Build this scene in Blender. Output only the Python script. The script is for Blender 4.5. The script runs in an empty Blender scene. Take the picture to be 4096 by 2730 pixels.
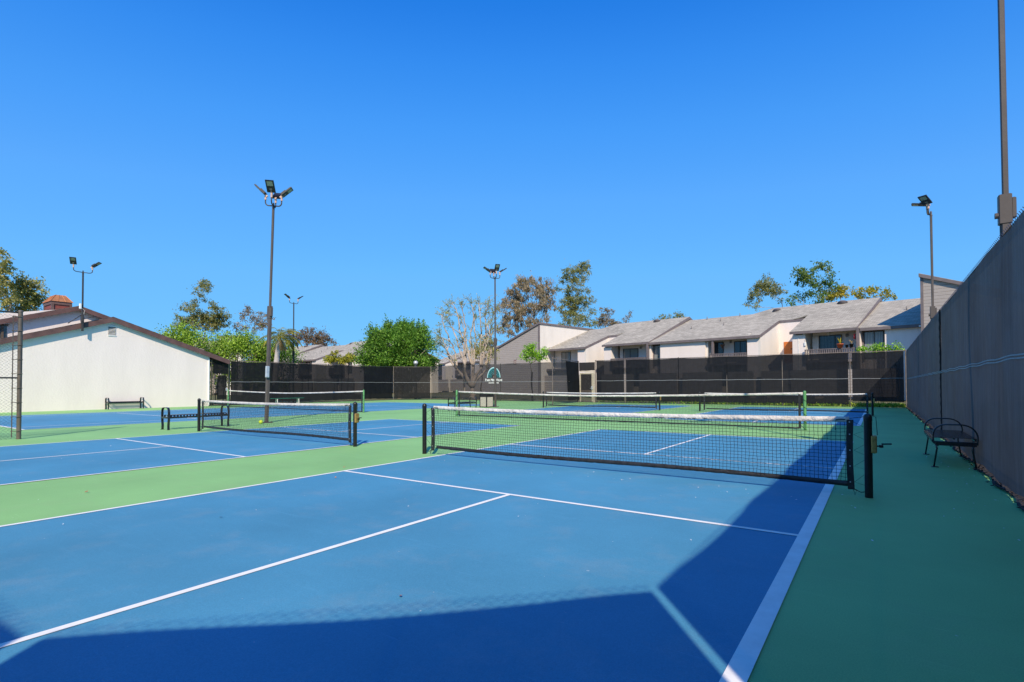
import bpy, math, random
from mathutils import Vector, Matrix
R = math.radians
PI = math.pi
scene = bpy.context.scene
COL = scene.collection
rng = random.Random(11)

# ------------------------------------------------------------------ materials
def new_mat(name):
    m = bpy.data.materials.new(name)
    m.use_nodes = True
    nt = m.node_tree
    nt.nodes.clear()
    out = nt.nodes.new('ShaderNodeOutputMaterial')
    return m, nt, out

def N(nt, typ, **kw):
    n = nt.nodes.new(typ)
    for k, v in kw.items():
        if k in n.inputs.keys() if hasattr(n.inputs, 'keys') else False:
            n.inputs[k].default_value = v
        else:
            setattr(n, k, v)
    return n

def lk(nt, a, b):
    nt.links.new(a, b)

def rgba(c, k=1.0):
    return (c[0] * k, c[1] * k, c[2] * k, 1)

def noise(nt, vec, scale, detail=4, rough=.55):
    n = nt.nodes.new('ShaderNodeTexNoise')
    n.inputs['Scale'].default_value = scale
    n.inputs['Detail'].default_value = detail
    n.inputs['Roughness'].default_value = rough
    lk(nt, vec, n.inputs['Vector'])
    return n.outputs['Fac']

def ramp(nt, fac, stops):
    n = nt.nodes.new('ShaderNodeValToRGB')
    cr = n.color_ramp
    while len(cr.elements) < len(stops):
        cr.elements.new(.5)
    for e, (p, c) in zip(cr.elements, stops):
        e.position = p
        e.color = rgba(c) if not isinstance(c, (int, float)) else (c, c, c, 1)
    lk(nt, fac, n.inputs['Fac'])
    return n.outputs['Color']

def mixc(nt, fac, a, b, mode='MIX'):
    n = nt.nodes.new('ShaderNodeMix')
    n.data_type = 'RGBA'
    n.blend_type = mode
    for sock, val in ((n.inputs[0], fac), (n.inputs[6], a), (n.inputs[7], b)):
        if isinstance(val, (int, float)):
            sock.default_value = val
        elif isinstance(val, tuple):
            sock.default_value = rgba(val)
        else:
            lk(nt, val, sock)
    return n.outputs[2]

def math_n(nt, op, a, b=None):
    n = nt.nodes.new('ShaderNodeMath')
    n.operation = op
    for s, v in zip(n.inputs, (a, b)):
        if v is None:
            continue
        if isinstance(v, (int, float)):
            s.default_value = v
        else:
            lk(nt, v, s)
    return n.outputs[0]

def coords(nt, scale=(1, 1, 1), obj=False):
    if obj:
        t = nt.nodes.new('ShaderNodeTexCoord').outputs['Object']
    else:
        t = nt.nodes.new('ShaderNodeNewGeometry').outputs['Position']
    m = nt.nodes.new('ShaderNodeMapping')
    m.inputs['Scale'].default_value = scale
    lk(nt, t, m.inputs['Vector'])
    return m.outputs['Vector']

def bumpn(nt, h, strength, dist=.02):
    b = nt.nodes.new('ShaderNodeBump')
    b.inputs['Strength'].default_value = strength
    b.inputs['Distance'].default_value = dist
    lk(nt, h, b.inputs['Height'])
    return b.outputs['Normal']

def principled(nt, out, color, rough=.6, metal=0., spec=.4, normal=None, coat=0.):
    p = nt.nodes.new('ShaderNodeBsdfPrincipled')
    if isinstance(color, tuple):
        p.inputs['Base Color'].default_value = rgba(color)
    else:
        lk(nt, color, p.inputs['Base Color'])
    if isinstance(rough, (int, float)):
        p.inputs['Roughness'].default_value = rough
    else:
        lk(nt, rough, p.inputs['Roughness'])
    p.inputs['Metallic'].default_value = metal
    p.inputs['Specular IOR Level'].default_value = spec
    p.inputs['Coat Weight'].default_value = coat
    if normal is not None:
        lk(nt, normal, p.inputs['Normal'])
    if out is not None:
        lk(nt, p.outputs[0], out.inputs[0])
    return p

def simple(name, col, rough=.55, var=.12, scale=6., bump=0., bscale=60., metal=0., spec=.4):
    m, nt, out = new_mat(name)
    c = coords(nt)
    f = noise(nt, c, scale)
    col2 = ramp(nt, f, [(.3, tuple(x * (1 - var) for x in col)), (.7, tuple(min(1, x * (1 + var)) for x in col))])
    nrm = bumpn(nt, noise(nt, c, bscale, 3), bump) if bump else None
    principled(nt, out, col2, rough, metal, spec, nrm)
    return m

M = {}
M['black_paint'] = simple('black_paint', (.012, .012, .014), .35, .3, 20, .05, 90)
M['black_vinyl'] = simple('black_vinyl', (.022, .022, .024), .45, .4, 14, .35, 25)
M['black_cord'] = simple('black_cord', (.012, .012, .014), .8)
M['pole_bronze'] = simple('pole_bronze', (.085, .07, .064), .5, .15, 3, .05, 40)
M['pole_dark'] = simple('pole_dark', (.04, .036, .036), .45, .15, 3)
M['fence_steel'] = simple('fence_steel', (.15, .12, .105), .55, .25, 5, .05, 40)
M['brown_steel'] = simple('brown_steel', (.10, .085, .07), .5, .25, 5, .1, 40)
M['gate_cream'] = simple('gate_cream', (.46, .41, .33), .55, .2, 6)
M['wire'] = simple('wire', (.13, .125, .125), .5, .2, 8)
M['wire_dark'] = simple('wire_dark', (.035, .035, .04), .5, .2, 8)
M['green_post'] = simple('green_post', (.09, .27, .10), .45, .2, 8)
M['brass'] = simple('brass', (.42, .27, .09), .4, .25, 30, 0, 60, .6)
M['galv'] = simple('galv', (.55, .58, .62), .4, .2, 10, 0, 60, .5)
M['coupling'] = simple('coupling', (.55, .37, .30), .5, .1, 10)
M['lamp_black'] = simple('lamp_black', (.02, .018, .022), .45, .2, 10)
M['lamp_grey'] = simple('lamp_grey', (.20, .185, .18), .5, .15, 10)
M['white_plastic'] = simple('white_plastic', (.75, .75, .74), .45, .06, 8)
M['fascia_brown'] = simple('fascia_brown', (.115, .062, .056), .65, .25, 2.5, .2, 30)
M['trim_grey'] = simple('trim_grey', (.155, .13, .135), .65, .18, 2, .15, 30)
M['trim_dark'] = simple('trim_dark', (.03, .027, .03), .6, .2, 3)
M['door_orange'] = simple('door_orange', (.55, .155, .03), .5, .1, 3)
M['terracotta'] = simple('terracotta', (.50, .115, .05), .6, .15, 10)
M['red_glass'] = simple('red_glass', (.45, .03, .03), .3)
M['mulch'] = simple('mulch', (.035, .026, .022), .9, .5, 30, .6, 40)
M['bark_pale'] = simple('bark_pale', (.40, .325, .27), .8, .35, 1.2, .4, 14)
M['bark_grey'] = simple('bark_grey', (.34, .29, .23), .85, .4, 1.6, .5, 16)
M['bark_dark'] = simple('bark_dark', (.11, .08, .06), .9, .4, 2, .5, 16)
M['palm_bark'] = simple('palm_bark', (.40, .37, .36), .85, .2, 5, .4, 12)
M['copper'] = simple('copper', (.48, .20, .085), .45, .25, 3, 0, 60, .35)
M['cup_red'] = simple('cup_red', (.23, .06, .045), .6, .25, 4)
M['cup_dark'] = simple('cup_dark', (.14, .085, .075), .6, .2, 4)
M['bench_black'] = simple('bench_black', (.014, .014, .018), .2, .3, 20, 0, 60, 0, .7)
M['bench_green'] = simple('bench_green', (.02, .16, .11), .5, .1, 6)
M['beige_panel'] = simple('beige_panel', (.52, .46, .39), .75, .2, 60, .3, 120)
M['sign_plum'] = simple('sign_plum', (.17, .10, .11), .6, .1, 6)
M['logo_teal'] = simple('logo_teal', (.045, .33, .38), .6, .15, 20)
M['logo_pale'] = simple('logo_pale', (.45, .68, .72), .6, .1, 20)
M['logo_dark'] = simple('logo_dark', (.012, .022, .026), .7, .1, 20)
M['logo_white'] = simple('logo_white', (.82, .82, .82), .6, .05, 20)
M['logo_brown'] = simple('logo_brown', (.16, .12, .10), .7, .1, 20)
M['seam'] = simple('seam', (.22, .23, .25), .7, .2, 12)
M['seam_pale'] = simple('seam_pale', (.30, .31, .32), .7, .2, 12)
M['curtain_dark'] = simple('curtain_dark', (.02, .022, .026), .2, .3, 2)
M['vine_pale'] = simple('vine_pale', (.42, .40, .05), .7, .3, 6)
M['leaf_orange'] = simple('leaf_orange', (.42, .18, .07), .7, .4, 20)

def court_paint(name, col, dirt, worn):
    m, nt, out = new_mat(name)
    c = coords(nt)
    big = noise(nt, c, .35, 5, .6)
    mid = noise(nt, c, 1.7, 6, .65)
    fine = noise(nt, c, 140, 2)
    st = noise(nt, coords(nt, (.9, 5, 1)), 1.3, 5, .7)          # sweeping streaks
    col1 = ramp(nt, big, [(.3, tuple(x * .86 for x in col)), (.7, tuple(x * 1.12 for x in col))])
    dm = ramp(nt, mid, [(.52, 0.), (.80, 1.)])
    col2 = mixc(nt, math_n(nt, 'MULTIPLY', dm, worn), col1, dirt)
    sm = ramp(nt, st, [(.55, 0.), (.85, 1.)])
    col3 = mixc(nt, math_n(nt, 'MULTIPLY', sm, worn * .6), col2, tuple(min(1, x * 1.35 + .03) for x in col))
    for ang, sc_ in ((.5, 2.6), (-.35, 2.1), (1.25, 2.9)):        # thin drag marks and shoe scuffs
        mp = nt.nodes.new('ShaderNodeMapping')
        mp.inputs['Rotation'].default_value = (0, 0, ang)
        mp.inputs['Scale'].default_value = (.55, 26, 1)
        lk(nt, c, mp.inputs['Vector'])
        sk = noise(nt, mp.outputs['Vector'], sc_, 2, .4)
        gate = ramp(nt, noise(nt, c, .9 + ang * .2, 2), [(.5, 0.), (.62, 1.)])
        skm = math_n(nt, 'MULTIPLY', ramp(nt, sk, [(.70, 0.), (.735, 1.)]), gate)
        col3 = mixc(nt, math_n(nt, 'MULTIPLY', skm, .22), col3, tuple(min(1, x * 1.5 + .06) for x in col))
    bl = noise(nt, c, 3.3, 3, .5)
    col3 = mixc(nt, math_n(nt, 'MULTIPLY', ramp(nt, bl, [(.64, 0.), (.74, 1.)]), worn * .55), col3, tuple(x * .84 for x in col))
    sp = noise(nt, c, 21, 2, .5)
    spm = ramp(nt, sp, [(.765, 0.), (.79, 1.)])
    col4 = mixc(nt, math_n(nt, 'MULTIPLY', spm, .35), col3, (.75, .74, .70))
    col5 = mixc(nt, .26, col4, fine, 'OVERLAY')
    principled(nt, out, col5, .72, 0, .3, bumpn(nt, fine, .35, .004))
    return m

M['blue'] = court_paint('blue_paint', (.064, .248, .392), (.23, .31, .37), .34)
M['green'] = court_paint('green_paint', (.238, .47, .168), (.30, .40, .20), .28)
def line_paint():
    m, nt, out = new_mat('line_paint')
    c = coords(nt)
    f = noise(nt, c, 5, 6, .7)
    g = noise(nt, c, 60, 3)
    a = ramp(nt, f, [(.35, (.74, .73, .71)), (.6, (.83, .82, .80))])
    k = ramp(nt, g, [(.70, 0.), (.76, 1.)])
    b = mixc(nt, math_n(nt, 'MULTIPLY', k, .35), a, (.35, .42, .5))
    principled(nt, out, b, .65, 0, .3)
    return m
M['line'] = line_paint()
M['crack'] = simple('crack', (.05, .10, .06), .9, .5, 9)

def headband_mat():
    m, nt, out = new_mat('headband')
    c = coords(nt)
    f = noise(nt, c, 18, 5, .6)
    f2 = noise(nt, c, 3, 4, .6)
    a = ramp(nt, f2, [(.35, (.50, .47, .44)), (.62, (.68, .655, .63))])
    principled(nt, out, a, .55, 0, .35, bumpn(nt, f, .8, .04))
    return m
M['headband'] = headband_mat()

def stucco(name, col, scale=9., bump=.55, stain=.1):
    m, nt, out = new_mat(name)
    c = coords(nt)
    f = noise(nt, c, scale, 6, .65)
    vb = nt.nodes.new('ShaderNodeTexVoronoi')
    vb.inputs['Scale'].default_value = scale * .8
    lk(nt, c, vb.inputs['Vector'])
    g = noise(nt, coords(nt, (1, 1, .25)), .8, 5, .65)
    a = ramp(nt, g, [(.3, tuple(x * (1 - stain) for x in col)), (.65, col)])
    h = math_n(nt, 'ADD', f, math_n(nt, 'MULTIPLY', vb.outputs['Distance'], .4))
    principled(nt, out, a, .85, 0, .2, bumpn(nt, h, bump, .05))
    return m
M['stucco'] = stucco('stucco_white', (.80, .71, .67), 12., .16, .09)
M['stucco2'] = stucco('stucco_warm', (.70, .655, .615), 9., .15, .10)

def siding(name, col, pitch):
    m, nt, out = new_mat(name)
    t = nt.nodes.new('ShaderNodeNewGeometry').outputs['Position']
    s = nt.nodes.new('ShaderNodeSeparateXYZ')
    lk(nt, t, s.inputs[0])
    fr = math_n(nt, 'FRACT', math_n(nt, 'DIVIDE', s.outputs[2], pitch))
    gap = ramp(nt, fr, [(0., (.15, .14, .14)), (.07, (.35, .33, .33)), (.11, (1., 1., 1.)), (1., (1., 1., 1.))])
    f = noise(nt, coords(nt, (1, 1, 6)), 1.4, 5, .6)
    a = ramp(nt, f, [(.3, tuple(x * .9 for x in col)), (.7, tuple(x * 1.05 for x in col))])
    b = mixc(nt, 1.0, a, gap, 'MULTIPLY')
    principled(nt, out, b, .7, 0, .3, bumpn(nt, fr, .6, .03))
    return m
M['siding'] = siding('siding_grey', (.41, .365, .345), .25)

def shingles(name, col):
    m, nt, out = new_mat(name)
    c0 = nt.nodes.new('ShaderNodeTexCoord').outputs['Object']
    br = nt.nodes.new('ShaderNodeTexBrick')
    br.inputs['Scale'].default_value = 1.0
    br.inputs['Brick Width'].default_value = .42
    br.inputs['Row Height'].default_value = .21
    br.inputs['Mortar Size'].default_value = .015
    br.inputs['Mortar Smooth'].default_value = .3
    br.inputs['Bias'].default_value = -.1
    br.inputs['Color1'].default_value = rgba(tuple(x * .78 for x in col))
    br.inputs['Color2'].default_value = rgba(tuple(x * 1.17 for x in col))
    br.inputs['Mortar'].default_value = rgba(tuple(x * .45 for x in col))
    lk(nt, c0, br.inputs['Vector'])
    g = noise(nt, c0, .5, 5, .6)
    st = ramp(nt, g, [(.3, (.86, .86, .86)), (.7, (1.06, 1.06, 1.06))])
    a = mixc(nt, 1.0, br.outputs['Color'], st, 'MULTIPLY')
    gr = noise(nt, c0, 60, 2)
    a = mixc(nt, .3, a, gr, 'OVERLAY')
    principled(nt, out, a, .9, 0, .15, bumpn(nt, br.outputs['Fac'], -.6, .03))
    return m
M['shingle'] = shingles('shingle_grey', (.43, .39, .325))
M['shingle_brown'] = shingles('shingle_brown', (.16, .13, .12))

def screen_mat(name, col, transp, transl, streak=.4, spots=0., noise_sc=3.):
    """Knitted windscreen fabric: dark diffuse threads, some light through the weave."""
    m, nt, out = new_mat(name)
    c = coords(nt)
    st = noise(nt, coords(nt, (6, 6, .35)), 2.2, 5, .65)
    f = noise(nt, c, noise_sc, 5, .6)
    wv = noise(nt, coords(nt, (1, 1, 1)), 55, 2, .5)
    k = ramp(nt, st, [(.3, 1 - streak), (.72, 1 + streak)])
    a = mixc(nt, 1.0, col, k, 'MULTIPLY')
    k2 = ramp(nt, f, [(.3, .75), (.7, 1.2)])
    a = mixc(nt, 1.0, a, k2, 'MULTIPLY')
    if spots:
        sp = noise(nt, c, 13, 3, .6)
        a = mixc(nt, math_n(nt, 'MULTIPLY', ramp(nt, sp, [(.66, 0.), (.72, 1.)]), spots), a, (.35, .33, .32))
    nrm = bumpn(nt, math_n(nt, 'ADD', f, math_n(nt, 'MULTIPLY', wv, .2)), .35, .06)
    d = nt.nodes.new('ShaderNodeBsdfDiffuse')
    lk(nt, a, d.inputs['Color'])
    lk(nt, nrm, d.inputs['Normal'])
    gl = nt.nodes.new('ShaderNodeBsdfGlossy')
    gl.inputs['Roughness'].default_value = .55
    gl.inputs['Color'].default_value = (.008, .008, .009, 1)
    lk(nt, nrm, gl.inputs['Normal'])
    ad = nt.nodes.new('ShaderNodeAddShader')
    lk(nt, d.outputs[0], ad.inputs[0]); lk(nt, gl.outputs[0], ad.inputs[1])
    tl = nt.nodes.new('ShaderNodeBsdfTranslucent')
    tc = mixc(nt, 1.0, transl, k, 'MULTIPLY')
    lk(nt, tc, tl.inputs['Color'])
    ad2 = nt.nodes.new('ShaderNodeAddShader')
    lk(nt, ad.outputs[0], ad2.inputs[0]); lk(nt, tl.outputs[0], ad2.inputs[1])
    tr = nt.nodes.new('ShaderNodeBsdfTransparent')
    mx = nt.nodes.new('ShaderNodeMixShader')
    wf = ramp(nt, wv, [(.3, transp * .6), (.7, transp * 1.4)])
    lk(nt, wf, mx.inputs[0])
    lk(nt, ad2.outputs[0], mx.inputs[1]); lk(nt, tr.outputs[0], mx.inputs[2])
    lk(nt, mx.outputs[0], out.inputs[0])
    return m
M['screen'] = screen_mat('windscreen_black', (.0095, .0098, .0115), .036, (.012, .012, .012), .18)
M['screen_spot'] = screen_mat('windscreen_spotted', (.013, .0125, .013), .03, (.012, .012, .012), .25, .45)
M['screen_sheer'] = screen_mat('windscreen_sheer', (.022, .022, .025), .25, (.03, .03, .03), .2)
M['screen_east'] = screen_mat('windscreen_faded', (.078, .086, .094), .010, (.019, .020, .022), .16, .0, 1.0)

def leaf_mat(name, c1, c2, c3=None, transl=.45, rough=.5):
    c1, c2, c3 = [tuple(min(.8, x * 1.5) for x in q) if q else None for q in (c1, c2, c3)]
    m, nt, out = new_mat(name)
    g = nt.nodes.new('ShaderNodeNewGeometry')
    stops = [(0., c1), (.6, c2)] + ([(1., c3)] if c3 else [])
    a = ramp(nt, g.outputs['Random Per Island'], stops)
    f = noise(nt, coords(nt), .9, 3)
    a = mixc(nt, 1.0, a, ramp(nt, f, [(.3, .72), (.7, 1.22)]), 'MULTIPLY')
    p = principled(nt, None, a, rough, 0, .35)
    t = nt.nodes.new('ShaderNodeBsdfTranslucent')
    lk(nt, a, t.inputs['Color'])
    mx = nt.nodes.new('ShaderNodeMixShader')
    mx.inputs[0].default_value = transl
    lk(nt, p.outputs[0], mx.inputs[1]); lk(nt, t.outputs[0], mx.inputs[2])
    lk(nt, mx.outputs[0], out.inputs[0])
    return m
M['lf_euc'] = leaf_mat('leaf_eucalyptus', (0.1, 0.135, 0.04), (0.2, 0.215, 0.075), (0.32, 0.28, 0.12))
M['lf_eucbrown'] = leaf_mat('leaf_euc_brown', (0.12, 0.115, 0.06), (0.23, 0.19, 0.12), (0.34, 0.25, 0.18))
M['lf_eucgold'] = leaf_mat('leaf_euc_gold', (0.14, 0.16, 0.035), (0.28, 0.27, 0.07), (0.42, 0.36, 0.14))
M['lf_brown'] = leaf_mat('leaf_brown', (.10, .08, .04), (.17, .13, .07), (.25, .15, .12))
M['lf_ficus'] = leaf_mat('leaf_ficus', (0.040, 0.106, 0.011), (0.088, 0.194, 0.019), (0.167, 0.290, 0.044), .3)
M['lf_hedge'] = leaf_mat('leaf_hedge', (0.079, 0.158, 0.013), (0.176, 0.290, 0.026), (0.317, 0.422, 0.062), .3)
M['lf_lime'] = leaf_mat('leaf_lime', (0.106, 0.229, 0.018), (0.194, 0.352, 0.026), (0.299, 0.458, 0.062), .4)
M['lf_green'] = leaf_mat('leaf_green', (.05, .11, .02), (.10, .17, .03), (.19, .22, .05))
M['lf_gold'] = leaf_mat('leaf_gold', (.15, .17, .015), (.30, .27, .025), (.42, .30, .04))
M['lf_palm'] = leaf_mat('leaf_palm', (.09, .11, .015), (.20, .20, .025), (.42, .34, .07))
M['lf_straw'] = leaf_mat('leaf_straw', (.35, .24, .11), (.48, .36, .18), (.55, .42, .25))
M['lf_coral'] = leaf_mat('leaf_coral', (.17, .19, .04), (.30, .30, .10), (.38, .36, .18))
M['lf_yellow'] = leaf_mat('leaf_yellow', (.16, .20, .02), (.30, .30, .03), (.42, .36, .05))
M['lf_grass'] = leaf_mat('leaf_groundcover', (.14, .24, .02), (.36, .44, .05), (.60, .58, .12))

def glass_mat(name, a, b, wav):
    """sliding-door glass with the hanging blinds behind it"""
    m, nt, out = new_mat(name)
    t = nt.nodes.new('ShaderNodeTexCoord').outputs['Object']
    s = nt.nodes.new('ShaderNodeSeparateXYZ')
    lk(nt, t, s.inputs[0])
    fr = math_n(nt, 'FRACT', math_n(nt, 'MULTIPLY', s.outputs[0], wav))
    c = ramp(nt, fr, [(0., a), (.5, b), (1., a)])
    principled(nt, out, c, .08, 0, .6)
    return m
M['glass_blind'] = glass_mat('glass_blind', (.10, .115, .125), (.30, .32, .33), 9)
M['glass_dark'] = glass_mat('glass_dark', (.012, .014, .018), (.05, .06, .07), 4)

def ground_mat():
    m, nt, out = new_mat('ground_dirt')
    c = coords(nt)
    f = noise(nt, c, .15, 6, .6)
    a = ramp(nt, f, [(.35, (.10, .12, .04)), (.55, (.15, .14, .07)), (.7, (.20, .16, .11))])
    principled(nt, out, a, .95, 0, .1, bumpn(nt, noise(nt, c, 8, 4), .5, .05))
    return m
M['ground'] = ground_mat()

def lens_mat():
    m, nt, out = new_mat('led_lens')
    c = nt.nodes.new('ShaderNodeTexCoord').outputs['Object']
    br = nt.nodes.new('ShaderNodeTexBrick')
    br.inputs['Scale'].default_value = 1.
    br.inputs['Brick Width'].default_value = .035
    br.inputs['Row Height'].default_value = .03
    br.inputs['Mortar Size'].default_value = .004
    br.inputs['Color1'].default_value = (.42, .46, .38, 1)
    br.inputs['Color2'].default_value = (.34, .38, .32, 1)
    br.inputs['Mortar'].default_value = (.12, .13, .11, 1)
    lk(nt, c, br.inputs['Vector'])
    principled(nt, out, br.outputs['Color'], .25, 0, .5)
    return m
M['lens'] = lens_mat()
def ball_mat():
    m, nt, out = new_mat('ball_felt')
    c = coords(nt, obj=True)
    f = noise(nt, c, 60, 3)
    principled(nt, out, ramp(nt, f, [(.3, (.50, .62, .03)), (.7, (.66, .78, .08))]), .9)
    return m
M['ball'] = ball_mat()

# ------------------------------------------------------------------ mesh helper
def V(*a):
    return Vector(a)

class MB:
    def __init__(s):
        s.v = []; s.f = []
    def add(s, vs, fs):
        o = len(s.v)
        s.v += [tuple(x) for x in vs]
        s.f += [tuple(i + o for i in f) for f in fs]
    def poly(s, pts):
        s.add(pts, [tuple(range(len(pts)))])
    def box(s, x0, x1, y0, y1, z0, z1):
        s.add([(x0, y0, z0), (x1, y0, z0), (x1, y1, z0), (x0, y1, z0), (x0, y0, z1), (x1, y0, z1), (x1, y1, z1), (x0, y1, z1)],
              [(0, 3, 2, 1), (4, 5, 6, 7), (0, 1, 5, 4), (1, 2, 6, 5), (2, 3, 7, 6), (3, 0, 4, 7)])
    def obox(s, c, a, b, n, ha, hb, hn):
        c = Vector(c); a = Vector(a); b = Vector(b); n = Vector(n)
        vs = [c + a * i * ha + b * j * hb + n * k * hn for k in (-1, 1) for (i, j) in ((-1, -1), (1, -1), (1, 1), (-1, 1))]
        s.add(vs, [(0, 3, 2, 1), (4, 5, 6, 7), (0, 1, 5, 4), (1, 2, 6, 5), (2, 3, 7, 6), (3, 0, 4, 7)])
    def rbox(s, x0, x1, y0, y1, z0, z1, r):
        """box with chamfered vertical and horizontal edges"""
        def ring(ins, z):
            a, b, c, d = x0 + ins, x1 - ins, y0 + ins, y1 - ins
            return [(a + r, c, z), (b - r, c, z), (b, c + r, z), (b, d - r, z), (b - r, d, z), (a + r, d, z), (a, d - r, z), (a, c + r, z)]
        rs = [ring(r, z0), ring(0, z0 + r), ring(0, z1 - r), ring(r, z1)]
        vs = [p for q in rs for p in q]
        fs = [tuple(range(7, -1, -1)), tuple(range(24, 32))]
        for k in range(3):
            for i in range(8):
                j = (i + 1) % 8
                fs.append((k * 8 + i, k * 8 + j, k * 8 + 8 + j, k * 8 + 8 + i))
        s.add(vs, fs)
    def beam(s, p, q, w, h, up=(0, 0, 1)):
        p = Vector(p); q = Vector(q)
        d = (q - p).normalized()
        side = d.cross(Vector(up))
        if side.length < 1e-5:
            side = d.cross(Vector((1, 0, 0)))
        side.normalize()
        n = side.cross(d).normalized()
        s.obox((p + q) / 2, d, side, n, (q - p).length / 2, w / 2, h / 2)
    def tube(s, pts, r, n=8, cap=True, closed=False, flat=None):
        pts = [Vector(p) for p in pts]
        m = len(pts)
        rs = r if isinstance(r, (list, tuple)) else [r] * m
        t0 = (pts[1] - pts[0]).normalized()
        ref = Vector((0, 0, 1)) if abs(t0.z) < .9 else Vector((1, 0, 0))
        a = t0.cross(ref).normalized()
        o = len(s.v)
        for i, p in enumerate(pts):
            if closed:
                t = pts[(i + 1) % m] - pts[i - 1]
            else:
                t = pts[min(i + 1, m - 1)] - pts[max(i - 1, 0)]
            t = t.normalized() if t.length > 1e-9 else t0
            a = (a - t * a.dot(t))
            a = a.normalized() if a.length > 1e-6 else t.cross(Vector((.3, .5, .8))).normalized()
            b = t.cross(a)
            for k in range(n):
                th = 2 * PI * (k + .5) / n
                s.v.append(tuple(p + (a * math.cos(th) + b * math.sin(th)) * rs[i]))
        for i in range(m if closed else m - 1):
            i2 = (i + 1) % m
            for k in range(n):
                k2 = (k + 1) % n
                s.f.append((o + i * n + k, o + i * n + k2, o + i2 * n + k2, o + i2 * n + k))
        if cap and not closed:
            s.f.append(tuple(o + k for k in range(n - 1, -1, -1)))
            s.f.append(tuple(o + (m - 1) * n + k for k in range(n)))
    def lathe(s, c, prof, n=16):
        """prof: list of (r, z)"""
        o = len(s.v)
        for r, z in prof:
            for k in range(n):
                th = 2 * PI * k / n
                s.v.append((c[0] + r * math.cos(th), c[1] + r * math.sin(th), c[2] + z))
        for i in range(len(prof) - 1):
            for k in range(n):
                k2 = (k + 1) % n
                s.f.append((o + i * n + k, o + i * n + k2, o + (i + 1) * n + k2, o + (i + 1) * n + k))
        s.f.append(tuple(o + k for k in range(n - 1, -1, -1)))
        s.f.append(tuple(o + (len(prof) - 1) * n + k for k in range(n)))
    def extrude(s, pts, d):
        """closed solid from polygon pts moved by d"""
        pts = [Vector(p) for p in pts]; d = Vector(d)
        n = len(pts)
        s.add(pts + [p + d for p in pts], [tuple(range(n - 1, -1, -1)), tuple(range(n, 2 * n))] +
              [(i, (i + 1) % n, n + (i + 1) % n, n + i) for i in range(n)])
    def grid(s, fn, nu, nv):
        o = len(s.v)
        for i in range(nu + 1):
            for j in range(nv + 1):
                s.v.append(tuple(fn(i / nu, j / nv)))
        for i in range(nu):
            for j in range(nv):
                q = o + i * (nv + 1) + j
                s.f.append((q, q + nv + 1, q + nv + 2, q + 1))
    def leaf(s, c, d, w, L, W):
        """leaf-sized diamond with a fold"""
        c = Vector(c)
        s.add([c, c + d * L * .45 + w * W * .5, c + d * L, c + d * L * .45 - w * W * .5], [(0, 1, 2, 3)])
    def build(s, name, mat, parent=None, smooth=False, origin=None):
        me = bpy.data.meshes.new(name)
        vs = s.v
        if origin is not None:
            ox, oy, oz = origin
            vs = [(x - ox, y - oy, z - oz) for x, y, z in vs]
        me.from_pydata(vs, [], s.f)
        me.update()
        if isinstance(mat, str):
            mat = M[mat]
        me.materials.append(mat)
        if smooth:
            me.polygons.foreach_set('use_smooth', [True] * len(me.polygons))
        o = bpy.data.objects.new(name, me)
        COL.objects.link(o)
        if parent is not None:
            o.parent = parent
        elif origin is not None:
            o.location = origin
        return o

def smooth_by_angle(o, ang=40):
    me = o.data
    try:
        me.set_sharp_from_angle(angle=R(ang))
        me.polygons.foreach_set('use_smooth', [True] * len(me.polygons))
    except Exception:
        pass

def tag(o, label=None, cat=None, group=None, kind=None):
    if label: o['label'] = label
    if cat: o['category'] = cat
    if group: o['group'] = group
    if kind: o['kind'] = kind
    return o

def empty(name, loc, rz=0., label=None, cat=None, group=None):
    o = bpy.data.objects.new(name, None)
    COL.objects.link(o)
    o.location = loc
    o.rotation_euler = (0, 0, rz)
    o.empty_display_size = .2
    return tag(o, label, cat, group)

def kids(o):
    return [c for c in bpy.data.objects if c.parent is o]

def copy_tree(o, parent=None):
    c = o.copy()
    COL.objects.link(c)
    c.parent = parent
    for ch in kids(o):
        copy_tree(ch, c)
    return c

def sub(p, o):
    return (p[0] - o[0], p[1] - o[1], p[2] - o[2])

# ------------------------------------------------------------------ sun, sky, camera
SUN_AZ, SUN_EL = R(141.2), R(38.7)
sd = Vector((math.sin(SUN_AZ) * math.cos(SUN_EL), math.cos(SUN_AZ) * math.cos(SUN_EL), math.sin(SUN_EL)))
L_ = bpy.data.lights.new('sun', 'SUN')
L_.energy = 5.0
L_.angle = R(.5)
L_.color = (1., .86, .66)
so = bpy.data.objects.new('sun', L_)
COL.objects.link(so)
so.rotation_euler = (-sd).to_track_quat('-Z', 'Y').to_euler()
so.location = (20, -30, 30)

w = bpy.data.worlds.new('World')
scene.world = w
w.use_nodes = True
nt = w.node_tree
nt.nodes.clear()
wo = nt.nodes.new('ShaderNodeOutputWorld')
bg = nt.nodes.new('ShaderNodeBackground')
sky = nt.nodes.new('ShaderNodeTexSky')
sky.sky_type = 'NISHITA'
sky.sun_disc = False
sky.sun_elevation = SUN_EL
sky.sun_rotation = SUN_AZ
sky.altitude = 0
sky.air_density = 1.0
sky.dust_density = .4
sky.ozone_density = 3.0
gm = nt.nodes.new('ShaderNodeGamma')             # deep even blue of the photograph's polarised sky
gm.inputs['Gamma'].default_value = .45
lk(nt, sky.outputs[0], gm.inputs['Color'])
hs = nt.nodes.new('ShaderNodeHueSaturation')
hs.inputs['Saturation'].default_value = 1.75
hs.inputs['Value'].default_value = 4.0
lk(nt, gm.outputs[0], hs.inputs['Color'])
sp_ = nt.nodes.new('ShaderNodeSeparateColor')
cb_ = nt.nodes.new('ShaderNodeCombineColor')
lk(nt, hs.outputs[0], sp_.inputs[0])
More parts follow.
